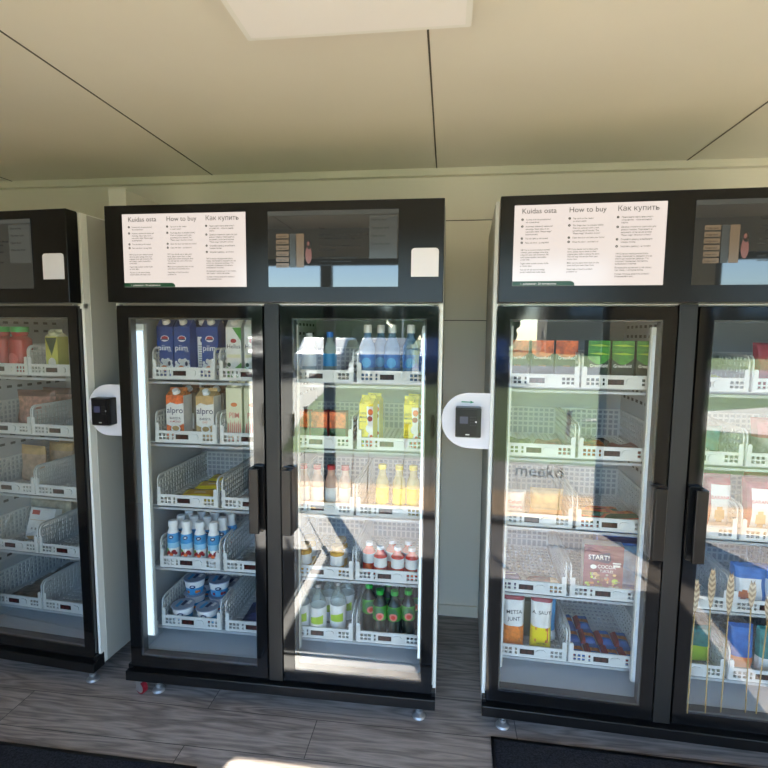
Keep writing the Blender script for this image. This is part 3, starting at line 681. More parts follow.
# yogurt drinks
def yog():
    b = MB(); b.lathe([(.0235, 0), (.0255, .004), (.0262, .075), (.0264, .10), (.0262, .122), (.0235, .140), (.0175, .156), (.0165, .172)], WHITE, 22, mats=[LWHITE, LWHITE, mat('pale_sky', (150, 200, 228), .4), LBLUE, LBLUE, WHITE, WHITE])
    R = .0266
    def wr(a, z):
        r = R + .0003 if z < .122 else R - (z - .122) * .17
        t = a / r; return (r * math.sin(t), -r * math.cos(t) - .0004, z)
    for (cx, cz, r, m_) in ((-.012, .058, .009, REDP), (.011, .060, .010, REDP), (.0, .050, .009, ORANGEBOX), (-.018, .068, .007, GREEN), (.020, .052, .007, REDP), (-.021, .050, .006, TRED), (.003, .072, .006, WHITE)): b.disc(cx, cz, r, r, 0, m_, 12, wr)
    b.disc(.0, .126, .011, .008, 0, NAVY, 14, wr); b.disc(0, .126, .006, .0025, 0, WHITE, 8, lambda a, z: (wr(a, z)[0], wr(a, z)[1] - .0004, z))
    c = MB(); c.lathe([(.0195, .168), (.020, .170), (.0195, .190), (.017, .194)], WHITE, 22)
    return [('bottle_body', b.mesh('bottle')), ('cap', c.mesh('cap'))]
YOG = yog()
ri = ('front', 'second', 'third', 'fourth')
pi_ = ('leftmost', 'second from left', 'third from left', 'rightmost')
for j in range(3):
    for i in range(4):
        put('yogurt_bottle', YOG, 'C', 3, 0, .045 + i * .062 + (.004 * j if i < 3 else .012 * j), .035 + j * .062, f'blue and white yogurt drink bottle, {ri[j]} row, {pi_[i]}', 'bottle', 'yogurt drink bottles', rb.uniform(-.25, .25))
TRAY = flatpack(.16, .12, .02, GREYP, None, .4, 3)
put('food_pack', TRAY, 'C', 3, 1, .12, .1, 'clear grey food pack on fourth shelf, beside the yogurt drinks', 'pack')
def cup(top, low):
    b = MB(); b.lathe([(.036, 0), (.038, .004), (.042, .034), (.046, .062), (.048, .066)], WHITE, 26, mats=[low, low, WHITE, WHITE])
    def wr(a, z): r = .0385 + .0075 * z / .066 + .0012; t = a / r; return (r * math.sin(t), -r * math.cos(t) - .0004, z)
    b.disc(0, .042, .014, .009, 0, NAVY, 14, wr); b.disc(0, .043, .008, .003, 0, WHITE, 8, lambda a, z: (wr(a, z)[0], wr(a, z)[1] - .0004, z))
    for (cx, r) in ((-.02, .007), (.018, .008), (.03, .006)): b.disc(cx, .016, r, r, 0, top, 10, wr)
    c = MB(); c.lathe([(.0495, .066), (.0505, .067), (.050, .070), (.044, .0705), (.043, .0695), (.001, .0695)], mat('foil_lid', (150, 160, 178), .3), 26)
    for k in range(3):
        c.add([(-.03 + k * .022, -.02 + .01 * k, .0712), (-.016 + k * .022, -.03 + .012 * k, .0712), (-.004 + k * .02, .02, .0712), (-.018 + k * .02, .03, .0712)], [(0, 1, 2, 3)], (LBLUE, NAVY, WHITE)[k])
    return [('cup_body', b.mesh('cup')), ('lid', c.mesh('lid'))]
CUPA = cup(ORG, LBLUE); CUPB = cup(REDP, mat('cup_blue', (84, 164, 214), .4))
cps = ((.07, .055, 0, CUPA, 'front left of the cups, foil lid, in bottom basket', 0), (.185, .055, 0, CUPB, 'front right of the cups, with red fruit', 0), (.07, .165, 0, CUPA, 'middle row, lower cup on the left', 0), (.19, .165, 0, CUPB, 'middle row, lower cup on the right', 0), (.07, .165, .071, CUPA, 'stacked on top, back left', 0), (.19, .165, .071, CUPB, 'stacked on top, back right', 0), (.07, .28, .0, CUPA, 'last row at the left', 0), (.19, .28, 0, CUPB, 'last row at the right', 0))
for i, (dx, dy, dz, m_, l, _) in enumerate(cps): put('yogurt_cup', m_, 'C', 4, 0, dx, dy, 'blue and white yogurt cup, ' + l, 'cup', 'yogurt cups', rb.uniform(-.3, .3), dz)
NP = flatpack(.19, .14, .045, NAVY, lambda u, v: WHITE if (.52 < u < .68 and .25 < v < .38) else NAVY, .5, 4)
put('food_pouch', NP, 'C', 4, 1, .14, .11, 'dark blue pouch with small white mark on the bottom shelf', 'pouch')
# generic bottles
def bottle(r, h, body, cap, lab=None, lz=(.3, .6), neck=.3, capr=None, caph=.02, labm2=None, decor=None, texts=(), round_=False):
    b = MB(); cr = capr or r * .42; hn = h * (1 - neck)
    prof = [(r * .9, 0), (r, .006), (r, h * lz[0]), (r * 1.005, h * lz[0] + .0005), (r * 1.005, h * lz[1]), (r, h * lz[1] + .0005), (r, hn), (r * .88, hn + h * neck * .22), (r * .62, hn + h * neck * .5), (cr * .92, hn + h * neck * .78), (cr * .9, h)]
    L = lab or body
    b.lathe(prof, body, 22, mats=[body, body, body, L, L, body, body, body, body, body])
    def wr(a, z): q = r * 1.02; t = a / q; return (q * math.sin(t), -q * math.cos(t), z)
    if decor: decor(b, wr)
    for (tx, z, sz, mt) in texts: b.text(tx, 0, z, sz, 0, mt, 'CENTER', warp=lambda a, zz: (wr(a, zz)[0], wr(a, zz)[1] - .0005, zz))
    c = MB(); c.lathe([(cr, h - .002), (cr * 1.04, h), (cr, h + caph), (cr * .85, h + caph + .001)], cap, 20)
    return [('bottle_body', b.mesh('bottle')), ('cap', c.mesh('cap'))]
WAT = bottle(.033, .195, WATER, WHITE, SKYB, (.28, .55), .3, .016, .03, decor=lambda b, wr: b.disc(0, .075, .02, .02, 0, LBLUE, 16, wr))
for i, dx in enumerate((.035, .082, .135, .21)): put('water_bottle', WAT, 'C', 0, 3, dx, .045 + (.06 if i == 1 else 0), 'blue water bottle with tall white cap, %s in top right basket' % ('leftmost', 'second, set slightly back', 'third from left', 'rightmost')[i], 'bottle', 'water bottles')
for i, dx in enumerate((.06, .15)): put('water_bottle', bottle(.03, .17, CLEAR, WHITE, LWHITE, (.3, .6), .3, .014) if i == 0 else bottle(.03, .175, CLEAR, SKYB, LBLUE, (.3, .6), .3, .014), 'C', 0, 2, dx, .12, ('clear bottle with white cap on top shelf behind the reflection', 'clear bottle with blue cap on top shelf behind the reflection')[i], 'bottle')
def box(w, d, h, side, deco):
    b = MB(); b.box(-w / 2, w / 2, -d / 2, d / 2, 0, h, side); deco(b, -d / 2 - .0006, w, h); return [('box', b.mesh('box'))]
def d_red(b, y, w, h): b.rect(-w / 2, w / 2, h * .52, h, y, ORANGEBOX); b.rect(-w / 2, w / 2, 0, h * .5, y, DGREEN)
RBX = box(.068, .06, .135, RED, d_red)
for i, dx in enumerate((.045, .122, .2)): put('juice_box', RBX, 'C', 1, 2, dx, .08, 'red and green small carton on second shelf, %s of three' % ('left', 'middle', 'right')[i], 'carton', 'red and green cartons')
def f_yel(b, y, w=.058, h=.168):
    x = .029
    b.flat([(.002, h), (x, h), (x, 0), (-.006, 0), (.012, .06), (.004, .12)], y, LWHITE)
    for (cx, cz, r, m_) in ((.018, .145, .013, ORANGEBOX), (.016, .118, .011, REDP), (.014, .078, .018, LWHITE), (.016, .076, .013, CREAM), (.014, .018, .016, ORANGEBOX), (-.004, .030, .012, GREEN), (.022, .045, .008, TRED)): b.disc(cx, cz, r if cx + r < x else x - cx, r, y - .0004 - r * .02, m_)
    for k, t_ in enumerate(('100%', 'MAHL', 'eriti hea')): b.text(t_, -.0265, .135 - k * .016, (.013, .013, .008)[k], y - .0008, INK)
    for k in range(4): b.rect(-.025, -.008 + .002 * (k % 2), .072 - k * .006, .0735 - k * .006, y - .0004, INK)
YJ = gable(.058, .07, .178, f_yel, YEL, YEL, YEL, .02)
for i, (dx, dy) in enumerate(((.038, .05), (.215, .05), (.052, .13), (.225, .13))): put('juice_carton', YJ, 'C', 1, 3, dx, dy, 'bright yellow juice carton with fruit picture, %s' % ('front left', 'front right', 'behind the left one', 'behind the right one')[i], 'carton', 'yellow juice cartons', (-.12, 0, -.12, 0)[i])
KJ = bottle(.028, .185, JUICE, YEL, YEL, (.22, .58), .32, .017, .016)
for i, dx in enumerate((.045, .10, .17, .228)): 
    if i == 0: continue
    put('juice_bottle', KJ, 'C', 2, 3, dx, .05, 'clear juice bottle with yellow label on third shelf, %s' % ('', 'left', 'middle', 'right')[i], 'bottle', 'yellow labelled juice bottles')
RCB = bottle(.026, .17, mat('peach_juice', (226, 184, 160), .3, alpha=.7), RED, LWHITE, (.2, .55), .3, .017, .016)
for i, dx in enumerate((.045, .105, .165, .225)): put('juice_bottle', RCB, 'C', 2, 2, dx, .06, 'pale bottle with red cap on third shelf, %s' % ('leftmost', 'second from left', 'third from left', 'rightmost')[i], 'bottle', 'red capped bottles')
JAR = bottle(.030, .108, AMB, TAN, LWHITE, (.35, .75), .15, .024, .014)
for i, (dx, dy) in enumerate(((.055, .045), (.195, .045), (.055, .12), (.195, .12))): put('jar', JAR, 'C', 3, 2, dx, dy, 'small amber jar on fourth shelf, %s' % ('front left', 'front right', 'behind the left one', 'behind the right one')[i], 'jar', 'amber jars')
RBT = bottle(.028, .118, TRED, WHITE, LWHITE, (.38, .72), .26, .015, .012, decor=lambda b, wr: b.disc(0, .03, .018, .014, 0, ORANGEBOX, 12, wr))
for i, (dx, dy) in enumerate(((.045, .08), (.098, .045), (.170, .045), (.230, .045), (.14, .11), (.21, .11))): put('smoothie_bottle', RBT, 'C', 3, 3, dx, dy, 'red smoothie bottle with white label, %s' % ('leftmost and set back', 'front row left', 'front row middle', 'front row right', 'back row left', 'back row right')[i], 'bottle', 'red smoothie bottles')
CLB = bottle(.0355, .205, mat('clear_glass', (200, 216, 208), .08, alpha=.3), STEEL, LWHITE, (.06, .60), .36, .013, .012, decor=lambda b, wr: b.flat([(-.03, .054), (.03, .054), (.03, .092), (-.03, .080)], 0, LIME, wr), texts=())
for i, (dx, dy) in enumerate(((.04, .05), (.115, .04), (.195, .07), (.06, .14), (.14, .14), (.215, .16))): put('water_bottle', CLB, 'C', 4, 2, dx, dy, 'clear bottle with white and lime label, %s' % ('front row left', 'front row middle', 'front row right', 'back row left', 'back row middle', 'back row right')[i], 'bottle', 'lime labelled bottles')
def dg(b, wr):
    b.disc(0, .118, .024, .024, 0, mat('leaf_label', (60, 120, 76), .45), 16, wr); w2 = lambda a, z: (wr(a, z)[0], wr(a, z)[1] - .0006, z); w3 = lambda a, z: (wr(a, z)[0], wr(a, z)[1] - .0012, z)
    b.disc(.004, .104, .018, .016, 0, PINK, 14, w2); b.disc(.004, .104, .010, .009, 0, TRED, 12, w3)
GRB = bottle(.0295, .192, PGREEN, CAPG, GREEN, (.44, .76), .24, .016, .016, decor=dg)
for i, (dx, dy, rz) in enumerate(((.04, .09, .3), (.093, .045, 0), (.155, .045, -.2), (.213, .06, 0), (.12, .12, 0), (.18, .13, 0), (.235, .14, 0))): put('soda_bottle', GRB, 'C', 4, 3, dx, dy, 'dark bottle with green cap and pink fruit label, %s' % ('far left, set back', 'front row left', 'front row middle', 'front row right', 'back row left', 'back row middle', 'back row right')[i], 'bottle', 'green capped bottles', rz)

# right fridge ------------------------------------------------------
def d_tea(pic, base, script):
    def f(b, y, w, h):
        b.flat([(-w / 2, h), (-w / 2, h * .62)] + [(-w / 2 + w * t / 8, h * .62 - .024 * math.sin(PI * t / 8)) for t in range(1, 8)] + [(w / 2, h * .62), (w / 2, h)], y, pic)
        if script == 'green':
            for k in range(3): b.flat([(-w / 2, h * (.72 + .09 * k)), (w * .1, h * (.74 + .09 * k)), (w / 2, h * (.7 + .09 * k)), (0, h * (.69 + .09 * k))], y - .0004, LIME if k % 2 == 0 else GREEN)
        b.text('Greenfield', 0, h * .42, .017, y - .0008, WHITE, 'CENTER', sx=.88); b.text('tea bags', 0, h * .2, .008, y - .0008, ORG if script != 'green' else GREEN, 'CENTER')
    return f
DK = mat('tea_dark', (30, 28, 26), .35); DG2 = mat('tea_green_dark', (18, 44, 32), .35)
TEA1 = box(.082, .065, .125, DK, d_tea(ORANGEBOX, DK, 'orange')); TEA2 = box(.078, .065, .172, DG2, d_tea(mat('tea_leaf', (58, 136, 40), .45, var=.3, vscale=40), DG2, 'green'))
for i, dx in enumerate((.052, .146, .236)): put('tea_box', TEA1, 'R', 0, 0, dx, .10, 'black tea box with orange picture on top shelf, %s of three' % ('left', 'middle', 'right')[i], 'box', 'orange tea boxes', dz=.045)
for i in range(3): put('tea_box', box(.082, .065, .0445, DK, lambda b, y, w, h: b.rect(-.04, .04, 0, .044, y, DK)) if i == 0 else C_['lowtea'], 'R', 0, 0, (.052, .146, .236)[i], .10, 'black box lying under an orange tea box, %s of three' % ('left', 'middle', 'right')[i], 'box', 'boxes under the tea') if i else C_.__setitem__('lowtea', box(.082, .065, .0445, DK, lambda b, y, w, h: b.rect(-.04, .04, 0, .044, y, DK))) or put('tea_box', C_['lowtea'], 'R', 0, 0, .052, .10, 'black box lying under an orange tea box, left of three', 'box', 'boxes under the tea')
for i, dx in enumerate((.062, .146, .233)): put('tea_box', TEA2, 'R', 0, 1, dx, .055, 'dark green tea box with leaf picture on top shelf, %s of three' % ('left', 'middle', 'right')[i], 'box', 'green tea boxes')
GP = flatpack(.12, .16, .035, mat('green_pack', (122, 138, 84), .45, var=.35, vscale=40), None, .6, 5); RP = flatpack(.12, .15, .035, LPINK, None, .6, 6); BP = flatpack(.12, .16, .035, FOOD, None, .6, 7)
for i, (dx, dy, m_, l) in enumerate(((.075, .1, GP, 'greenish flat pack on second shelf, left'), (.195, .1, RP, 'pinkish flat pack on second shelf, right of the greenish one'))): put('food_pack', m_, 'R', 1, 0, dx, dy, l, 'pack', 'flat packs on second shelf')
for i, (dx, dy, m_, l, rz) in enumerate(((.07, .1, BP, 'orange brown snack pack lying left in its basket', 0), (.2, .1, flatpack(.12, .16, .03, mat('red_green', (140, 60, 44), .4, var=.5, vscale=50), None, .6, 8), 'reddish snack pack lying right in its basket', .1), (.12, .22, flatpack(.1, .06, .03, INK, lambda u, v: WHITE if .3 < u < .5 else INK, .2, 9), 'black and white small pack behind the orange ones', .3))): put('snack_pack', m_, 'R', 1, 1, dx, dy, l, 'pack', None, rz)
W1 = pouch(.09, .11, .05, lambda u, v: LWHITE, 1, (('Celuni', 0, .06, .02, TRED), ('natura', .005, .04, .018, TRED)))
O1 = pouch(.13, .125, .06, lambda u, v: TAN if v > .35 else mat('orange_snack', (232, 158, 74), .45, var=.15), 2)
put('snack_bag', W1, 'R', 2, 0, .06, .09, 'white snack bag with red script on third shelf', 'bag'); put('snack_bag', O1, 'R', 2, 0, .185, .09, 'tan and orange snack bag beside the white one, third shelf', 'bag')
OB = flatpack(.15, .045, .022, TRED, lambda u, v: (ORG if int(u * 9) % 2 else mat('bar_red', (196, 66, 40), .4)) if v > .14 else DGREEN, .3, 10)
for i, (dx, dy, dz, rz) in enumerate(((.10, .05, 0, .1), (.16, .10, 0, -.2), (.12, .16, 0, .3), (.18, .09, .02, .25), (.10, .10, .02, -.15), (.14, .2, .0, .1))): put('snack_bar', OB, 'R', 2, 1, dx, dy, 'orange and red snack bar, %s' % ('nearest the front', 'lying right of the front one', 'lying crosswise in the middle', 'on top of the pile, right', 'on top of the pile, left', 'rearmost of the pile')[i], 'bar', 'orange snack bars', rz, dz)
VB = flatpack(.10, .04, .024, VIOLET, lambda u, v: LWHITE if (.2 < u < .8 and .4 < v < .6) else VIOLET, .2, 11); BB2 = flatpack(.13, .04, .022, REDP, lambda u, v: mat('bar_brown', (112, 52, 38), .4) if u < .7 else TAN, .2, 12)
for i, (dx, dy, dz) in enumerate(((.05, .04, 0), (.055, .045, .024), (.05, .1, .0))): put('chocolate_bar', VB, 'R', 3, 0, dx, dy, 'purple chocolate bar, %s' % ('lowest at the front', 'on top of the front one', 'lying behind')[i], 'bar', 'purple bars', 0, dz)
for i, (dx, dy, dz) in enumerate(((.19, .035, 0), (.195, .085, 0), (.19, .04, .022))): put('chocolate_bar', BB2, 'R', 3, 0, dx, dy, 'brown and tan chocolate bar, %s' % ('at the front, lowest', 'second from the front', 'on top of the front one')[i], 'bar', 'brown bars', 0, dz)
def d_start(b, y, w, h):
    b.flat([(-.055, .155), (.022, .172), (.028, .140), (.018, .128), (-.045, .138)], y, NAVY); b.text('START!', -.0175, .142, .026, y - .0006, WHITE, 'CENTER', sx=.95)
    b.text('COCOA', .012, .108, .02, y - .0004, WHITE, 'CENTER', sx=.9); b.text('TURTLES', .012, .092, .014, y - .0004, WHITE, 'CENTER', sx=.9)
    b.disc(-.036, .112, .012, .009, y - .0002, LWHITE); b.disc(.045, .058, .012, .010, y - .0002, LIME); b.rect(.034, .064, .128, .134, y, LWHITE); b.rect(.036, .062, .116, .125, y, LWHITE)
    rr = random.Random(5)
    for k in range(34): cx, cz = rr.uniform(-.06, .06), rr.uniform(.008, .085); b.disc(cx, cz, rr.uniform(.004, .010), rr.uniform(.003, .007), y - .0003 - k * .00002, rr.choice((BROWN, LIME, TAN, GREYP, FOOD)))
STB = box(.146, .05, .2, LWHITE, lambda b, y, w, h: (b.rect(-.073, .073, 0, .2, y + .0003, PURPLE), d_start(b, y, w, h)))
put('cereal_box', STB, 'R', 3, 1, .125, .055, 'purple cereal box lettered START! on fourth shelf', 'box', rz=-.02)
put('cereal_box', box(.16, .05, .225, SKYB, lambda b, y, w, h: (b.rect(-.075, .075, .19, .215, y, NAVY), b.rect(.0, .075, .02, .18, y, mat('pale_blue', (112, 156, 190), .45, var=.3, vscale=25)))), 'R', 3, 1, .19, .12, 'blue cereal box standing behind the purple one', 'box')
def chips(bot):
    def f(u, v):
        if v > .87: return REDP
        if v > .46: return LWHITE
        if abs(v - .33) < .14 and .18 < u < .85: return bot if (u - .5) ** 2 + ((v - .3) * 1.3) ** 2 < .07 else FOOD
        return bot
    return f
CH1 = pouch(.088, .235, .05, chips(mat('chip_orange', (232, 130, 40), .4, var=.2, vscale=50)), 3, (('METSA', 0, .155, .021, INK), ('JUNT', 0, .128, .021, INK)))
CH2 = pouch(.084, .24, .05, chips(YEL), 4, (('A. SAUT', 0, .165, .02, INK), ('HOTEL', .004, .03, .012, INK)))
put('crispbread_bag', CH1, 'R', 4, 0, .068, .06, 'upright bag, dark red top and orange bottom, bottom shelf', 'bag', rz=.05, dz=.0); put('crispbread_bag', CH2, 'R', 4, 0, .178, .06, 'upright bag, dark red top and yellow bottom, bottom shelf', 'bag', rz=-.06)
put('snack_bag', pouch(.07, .19, .05, lambda u, v: LBLUE if v > .3 else LWHITE, 5), 'R', 4, 0, .215, .14, 'light blue bag standing behind the yellow bottomed bag', 'bag')
put('snack_bag', pouch(.08, .17, .05, lambda u, v: mat('olive_pack', (92, 96, 66), .5), 6), 'R', 4, 0, .12, .15, 'olive bag between and behind the two upright bags', 'bag')
BBR = flatpack(.062, .10, .022, SKYB, lambda u, v: (REDP if u < .35 else (FOOD if .3 < v < .6 else SKYB)), .2, 13)
k = 0
for j in range(3):
    for i in range(4):
        if j == 2 and i > 1: continue
        put('snack_bar', BBR, 'R', 4, 1, .04 + i * .066, .065 + j * .105, f'blue and red bar lying flat on bottom shelf, {ri[j]} row, {pi_[i]}', 'bar', 'blue and red bars', rb.uniform(-.06, .06)); k += 1
# right fridge, right door
def d_bk(b, y, w, h):
    for i in range(6):
        for j in range(2): b.rect(-.10 + i * .034, -.082 + i * .034, .010 + j * .024, .022 + j * .024, y, mat('square_red', (132, 56, 44), .5))
BKX = box(.23, .05, .06, INK, d_bk)
GRP = flatpack(.16, .17, .05, LIME, lambda u, v: mat('herb_green', (66, 104, 70), .45, var=.3, vscale=40) if v > .65 else (REDP if v > .45 else mat('olive_yellow', (150, 160, 40), .45)), .4, 14)
put('salad_bag', GRP, 'R', 0, 2, .14, .11, 'green and red salad bag on top shelf behind right door', 'bag'); put('box_row', BKX, 'R', 0, 2, .14, .30, 'black box with rows of red squares at the back of top shelf', 'box', dz=.115)
put('storage_crate', box(.22, .12, .114, DK, lambda b, y, w, h: b.rect(-.1, .1, .01, .1, y, DK)), 'R', 0, 2, .14, .34, 'plain dark box under the red squared box, top shelf', 'box')
put('snack_pack', pouch(.12, .17, .05, lambda u, v: REDP, 7), 'R', 0, 3, .10, .10, 'red pack at the right edge of the top shelf', 'pack')
put('frozen_bag', pouch(.17, .125, .06, lambda u, v: TEAL if v > .3 else mat('dark_teal', (26, 66, 74), .4), 8, (('Anda', .01, .025, .026, WHITE),)), 'R', 1, 2, .15, .09, 'teal bag with white lettering on second shelf', 'bag')
put('frozen_bag', pouch(.15, .16, .07, lambda u, v: REDP if v > .55 else GREYP, 9), 'R', 1, 3, .13, .10, 'grey bag with red top at the right edge of second shelf', 'bag')
def ck(u, v): return TAN if (u - .55) ** 2 * .6 + ((v - .3)) ** 2 < .02 else (LWHITE if u > .22 and v < .85 else REDP)
CK = pouch(.10, .215, .06, ck, 10, (('BARANKI', .008, .125, .017, TRED),))
for i, dx in enumerate((.075, .185)): put('cookie_bag', CK, 'R', 2, 3, dx, .07, 'red and white bag with a round cookie, %s on third shelf' % ('left one', 'right one')[i], 'bag', 'cookie bags')
for i, dx in enumerate((.06, .21)): put('cookie_bag', CK, 'R', 2, 2 if i else 3, .235 if i else .02 + .11, .10 if i else .17, 'red and white cookie bag, %s' % ('second row at the right', 'in the left basket, by its right wall')[i], 'bag', 'cookie bags')
WPK = pouch(.12, .16, .06, lambda u, v: mat('mint_white', (206, 222, 206), .45), 11)
put('cereal_bag', WPK, 'R', 3, 2, .12, .08, 'pale mint white bag on fourth shelf', 'bag'); put('cereal_bag', WPK, 'R', 2, 2, .12, .08, 'pale mint white bag on third shelf', 'bag')
def bw(u, v): return SKYB if (v > .68 or u > .8) else (ORG if (u - .3) ** 2 + (v - .25) ** 2 < .02 else LWHITE)
for i, (dx, dz) in enumerate(((.09, 0), (.2, 0))): put('frozen_bag', pouch(.125, .15, .07, bw, 12 + i), 'R', 3, 3, dx, .09, ('blue and white bag with orange spot on fourth shelf, left of two', 'blue and white bag on fourth shelf, at the picture edge')[i], 'bag', 'blue and white bags')
def dr(u, v): return REDP if v > .5 else (GREYP if (u - .6) ** 2 + (v - .25) ** 2 < .04 else LWHITE)
put('coffee_bag', pouch(.12, .2, .06, dr, 14, (('DALLMA', 0, .115, .02, LWHITE),)), 'R', 4, 2, .09, .07, 'red topped white bag on bottom shelf behind right door', 'bag')
put('food_pack', pouch(.11, .15, .06, lambda u, v: TEAL if v > .5 else LIME, 15), 'R', 4, 2, .205, .1, 'teal and lime pack on bottom shelf beside the red topped bag', 'pack')
for i, dx in enumerate((.07, .17, .24)): put('food_pack', pouch(.09, .18, .05, lambda u, v: (SKYB, TEAL, SKYB)[i] if v > .35 else (LWHITE if i else ORG), 16 + i), 'R', 4, 3, dx, .08 + .05 * (i == 2), ('blue pack with orange bottom, bottom shelf right basket', 'teal pack with white bottom, bottom shelf right basket', 'blue pack with white bottom, bottom shelf right edge')[i], 'pack')

# left fridge ------------------------------------------------------
KET = bottle(.046, .185, KETCH, CAPG, KETCH, (.3, .6), .2, .036, .022, decor=lambda b, wr: (b.disc(0, .06, .026, .03, 0, mat('label_pale_red', (204, 92, 92), .4), 16, wr), [b.flat([(-.07, .125 + .010 * q), (.07, .125 + .010 * q), (.07, .128 + .010 * q), (-.07, .128 + .010 * q)], 0, LPINK, wr) for q in range(0)]))
for i, dx in enumerate((.08, .178)): put('sauce_bottle', KET, 'L', 0, 2, dx, .06, 'large red sauce bottle with green cap, %s' % ('at the picture edge', 'right one of two')[i], 'bottle', 'red sauce bottles')
def f_lg(b, y): b.flat([(-.03, .16), (.03, .16), (.0, .08)], y, DGREEN); b.disc(0, .05, .02, .022, y, LWHITE)
put('juice_carton', gable(.062, .06, .165, f_lg, mat('yellow_green', (198, 196, 90), .45), CREAM, CREAM, .02), 'L', 0, 3, .095, .06, 'yellow green carton on top shelf by the door frame', 'carton')
MP = pouch(.2, .175, .05, lambda u, v: LPINK if v < .82 else mat('meat_dark', (112, 62, 52), .4), 20)
for i, (dx, dy, dz, rz) in enumerate(((.135, .17, 0, .08), (.15, .28, .0, -.1))): put('meat_pack', MP, 'L', 1, 2, dx, dy, 'reddish clear meat pack, %s of two on second shelf' % ('front one', 'rear one')[i], 'pack', 'meat packs', rz, dz)
BR = pouch(.15, .18, .04, lambda u, v: TAN if v > .75 else mat('bread_pink', (192, 160, 134), .5, var=.25, vscale=40), 21)
for i, (dx, dy) in enumerate(((.11, .16), (.18, .25), (.15, .34))): put('bread_pack', BR, 'L', 2, 2, dx, dy, 'pale bread pack leaning back on third shelf, %s' % ('front one', 'second, to the right', 'rearmost')[i], 'pack', 'bread packs', -.1, 0)
def d_w(b, y, w, h): b.rect(-.06, -.015, h * .78, h * .92, y, TRED); b.rect(-.065, .04, h * .60, h * .615, y, TAN); b.flat([(.07, .1), (.07, 0), (-.05, 0), (-.07, .012), (.0, .02)], y, TAN); [b.rect(-.05 + q * .022, -.04 + q * .022, .045, .055, y, GREYP) for q in range(3)]
put('frozen_box', box(.145, .04, .15, LWHITE, d_w), 'L', 3, 2, .165, .12, 'white food box with red label leaning back on fourth shelf', 'box', rz=-.03, rx=-.3)
CP = pouch(.24, .17, .04, lambda u, v: mat('cream_clear', (184, 174, 150), .3, var=.3, vscale=40), 22)
for i, (dy, dz) in enumerate(((.22, .12), (.31, .09))): put('food_pack', CP, 'L', 3, 2, .136, dy, 'clear pack of pastries %s, fourth shelf of left fridge' % ('right behind the white box', 'at the very back')[i], 'pack', None, .02, 0)
FP = flatpack(.2, .12, .028, mat('greybrown', (140, 126, 112), .35, var=.35, vscale=40), None, .6, 23)
for i, dy in enumerate((.09, .22, .35)): put('food_pack', FP, 'L', 4, 2, .14, dy, 'grey brown flat pack on bottom shelf, %s' % ('nearest the door', 'middle one', 'at the back')[i], 'pack', 'grey brown packs', .05)

# ------------------------------------------------------------------ outside, seen through the front glass and in the reflections
def ground(name, pts, z, m, label, cat=None):
    b = MB(); b.prism([(x, y) for x, y in pts][::1], z - .08, z, m, 'z'); o = struct(name, b); return o
PAV = wood('pavers', (.25, .225, .19), (.40, .36, .30), (.10, .09, .08), .10, .2, 3, .9, mortar=.006)
GRASS = mat('grass', (92, 108, 58), .9, var=.35, vscale=3); PATH = mat('concrete_path', (190, 182, 165), .9, var=.06, vscale=3); ASPH = mat('asphalt', (120, 120, 118), .9, var=.1, vscale=4)
b = MB(); b.box(-5, 8, -3.25, YF - .1, -.10, -.02, DECKM); struct('trim_deck', b)
b = MB(); b.box(-9, 14, -4.65, -3.25, -.14, -.06, PAV); struct('trim_paving', b)
b = MB(); b.box(-60, 70, -14, -4.65, -.14, -.06, GRASS); struct('trim_lawn', b)
b = MB(); b.prism([(-.9, -4.66), (-2.2, -4.66), (-14, -13.9), (-14, -14), (-2.3, -14), (-1.7, -9)][::-1], -.058, -.05, PATH, 'z'); struct('trim_path', b)
b = MB(); b.prism([(3.2, -8.2), (14, -5.2), (30, -5.2), (30, -8), (9, -12)], -.058, -.05, PATH, 'z'); struct('trim_path_right', b)
b = MB(); b.box(-60, 70, -26, -14, -.14, -.06, ASPH); struct('trim_parking', b)
b = MB(); b.box(-150, 160, -160, -26, -.16, -.08, GRASS); struct('trim_field', b)
def car(x, y, rz, m, label):
    t = empty('car', (x, y, -.06), rz); tag(t, label, 'car', 'cars parked outside')
    prof = [(-2.1, .35), (-2.15, .75), (-1.9, .95), (-1.45, 1.0), (-.85, 1.42), (.9, 1.46), (1.65, 1.0), (2.1, .92), (2.18, .6), (2.1, .33)]
    b = MB(); b.prism([(p, q) for p, q in prof][::-1], -.85, .85, m); b.build('car_body', t, bevel=.08)
    g = MB(); wm = mat('car_window', (30, 36, 44), .1)
    for s in (-1, 1): y_ = s * .855; g.add([(-1.25, y_, 1.03), (1.4, y_, 1.03), (.85, y_, 1.38), (-.8, y_, 1.35)], [(0, 1, 2, 3)], wm)
    g.build('car_windows', t)
    for px in (-1.35, 1.35):
        for s in (-.86, .68):
            q = MB(); n = 20; q.prism([(px + .33 * math.cos(2 * PI * i / n), .33 + .33 * math.sin(2 * PI * i / n)) for i in range(n)][::-1], s, s + .18, mat('tyre', (28, 28, 28), .8)); q.build('wheel', t)
car(-3.1, -17.2, PI / 2, mat('car_white', (170, 172, 174), .3), 'white car parked outside beyond the lawn, reflected in the door')
car(-.95, -17.4, PI / 2, mat('car_silver', (130, 134, 138), .3, metal=.4), 'silver car parked outside beyond the lawn')
car(1.25, -17, PI / 2, mat('car_blue', (40, 84, 150), .3), 'blue car parked outside beyond the lawn')
car(-5.6, -17, PI / 2, mat('car_dark', (50, 54, 60), .3), 'dark car parked outside beyond the lawn')
LEAF = mat('leaves', (64, 84, 44), .9, var=.45, vscale=1.2); BARK = mat('bark', (80, 66, 52), .9)
rt = random.Random(11)
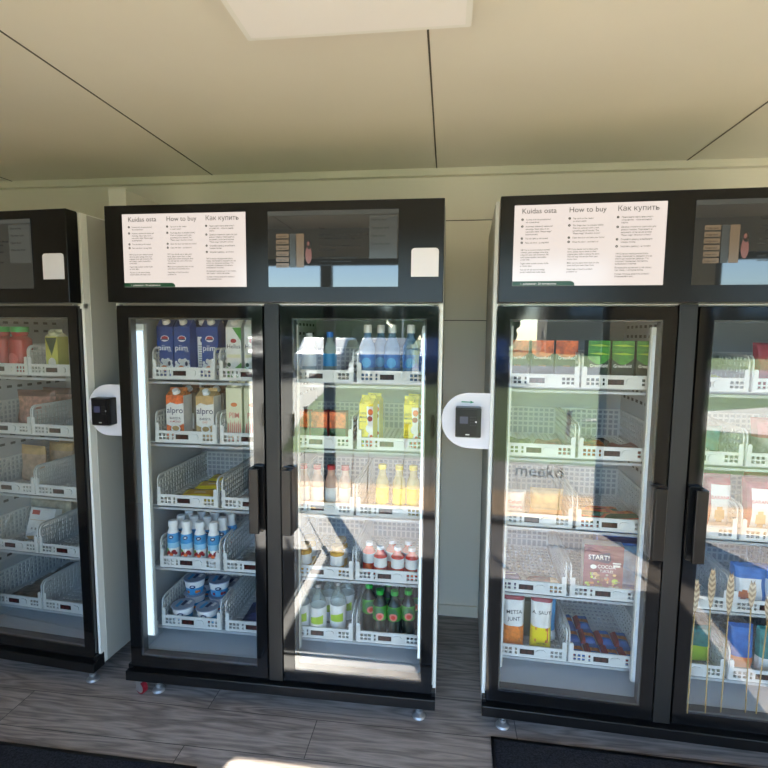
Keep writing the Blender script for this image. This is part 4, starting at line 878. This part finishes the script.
def tree(x, y, h, label):
    t = empty('tree', (x, y, -.08)); tag(t, label, 'tree', 'trees beyond the car park')
    b = MB(); b.tube([(0, 0, 0), (.05, 0, h * .3), (0, .05, h * .6)], .16, BARK, 8); b.build('trunk', t)
    c = MB()
    for k in range(13):
        a = rt.random() * 6.28; rr = rt.uniform(0, .24) * h; cz = h * rt.uniform(.22, .74); r = h * rt.uniform(.14, .24)
        n, m_ = 12, 8; cx, cy = rr * math.cos(a), rr * math.sin(a); V = []
        for j in range(m_ + 1):
            for i in range(n):
                th, ph = PI * j / m_, 2 * PI * i / n; q = r * (1 + .22 * (math.sin(i * 12.9 + j * 78.2 + k) * 43758.5 % 1 - .5))
                V.append((cx + q * math.sin(th) * math.cos(ph), cy + q * math.sin(th) * math.sin(ph), cz + q * math.cos(th)))
        c.add(V, [(j * n + i, (j + 1) * n + i, (j + 1) * n + (i + 1) % n, j * n + (i + 1) % n) for j in range(m_) for i in range(n)], LEAF)
    c.build('crown', t)
for i in range(16): tree(-44 + i * 3.1 + rt.uniform(-.5, .5), -58 + rt.uniform(-4, 4), rt.uniform(6.2, 7.8), ('green leafy tree standing beyond the car park, %s' % ('first', 'second', 'third', 'fourth', 'fifth', 'sixth', 'seventh', 'eighth', 'ninth', 'tenth', 'eleventh', 'twelfth', 'thirteenth', 'fourteenth', 'fifteenth', 'last')[i] + ' of the row from the left'))
bt = empty('apartment_building', (-17, -74, -.08)); tag(bt, 'pale low building with balconies beyond the car park', 'building')
b = MB(); b.box(-8, 8, -5, 5, 0, 6.2, mat('building_wall', (176, 170, 160), .8)); b.build('building_walls', bt)
for i in range(4):
    for k in range(2): b = MB(); b.box(-7 + i * 3.8, -4.6 + i * 3.8, 5, 5.9, 1.6 + k * 2.3, 2.5 + k * 2.3, mat('balcony', (214, 214, 208), .7)); b.build('balcony', bt)
    b = MB(); b.box(-6.6 + i * 3.8, -5 + i * 3.8, 5.0, 5.03, 2.6, 5.8, mat('building_window', (60, 70, 80), .1)); b.build('window', bt)
b = MB(); b.lathe([(.07, 0), (.05, 8)], STEEL, 10); b.box(-.05, .6, -.06, .06, 7.9, 8, STEEL); tag(b.build('lamp_post', None, (-1.2, -27, -.08)), 'thin grey lamp post outside, seen in the screen reflection', 'lamp post')

for (x, y, wd, h, lab) in ((21.5, -52, 30, 6.0, 'long brown building beyond the car park on the right'),):
    t = empty('hall_building', (x, y, -.08)); tag(t, lab, 'building')
    b = MB(); b.box(-wd / 2, wd / 2, -5, 5, 0, h, mat('hall_wall', (108, 98, 88), .8)); b.build('building_walls', t)
    for i in range(6): b = MB(); b.box(-wd / 2 + 2 + i * 4.6, -wd / 2 + 5 + i * 4.6, 5, 5.05, 3.4, 4.6, mat('hall_window', (120, 150, 180), .1)); b.build('window', t)
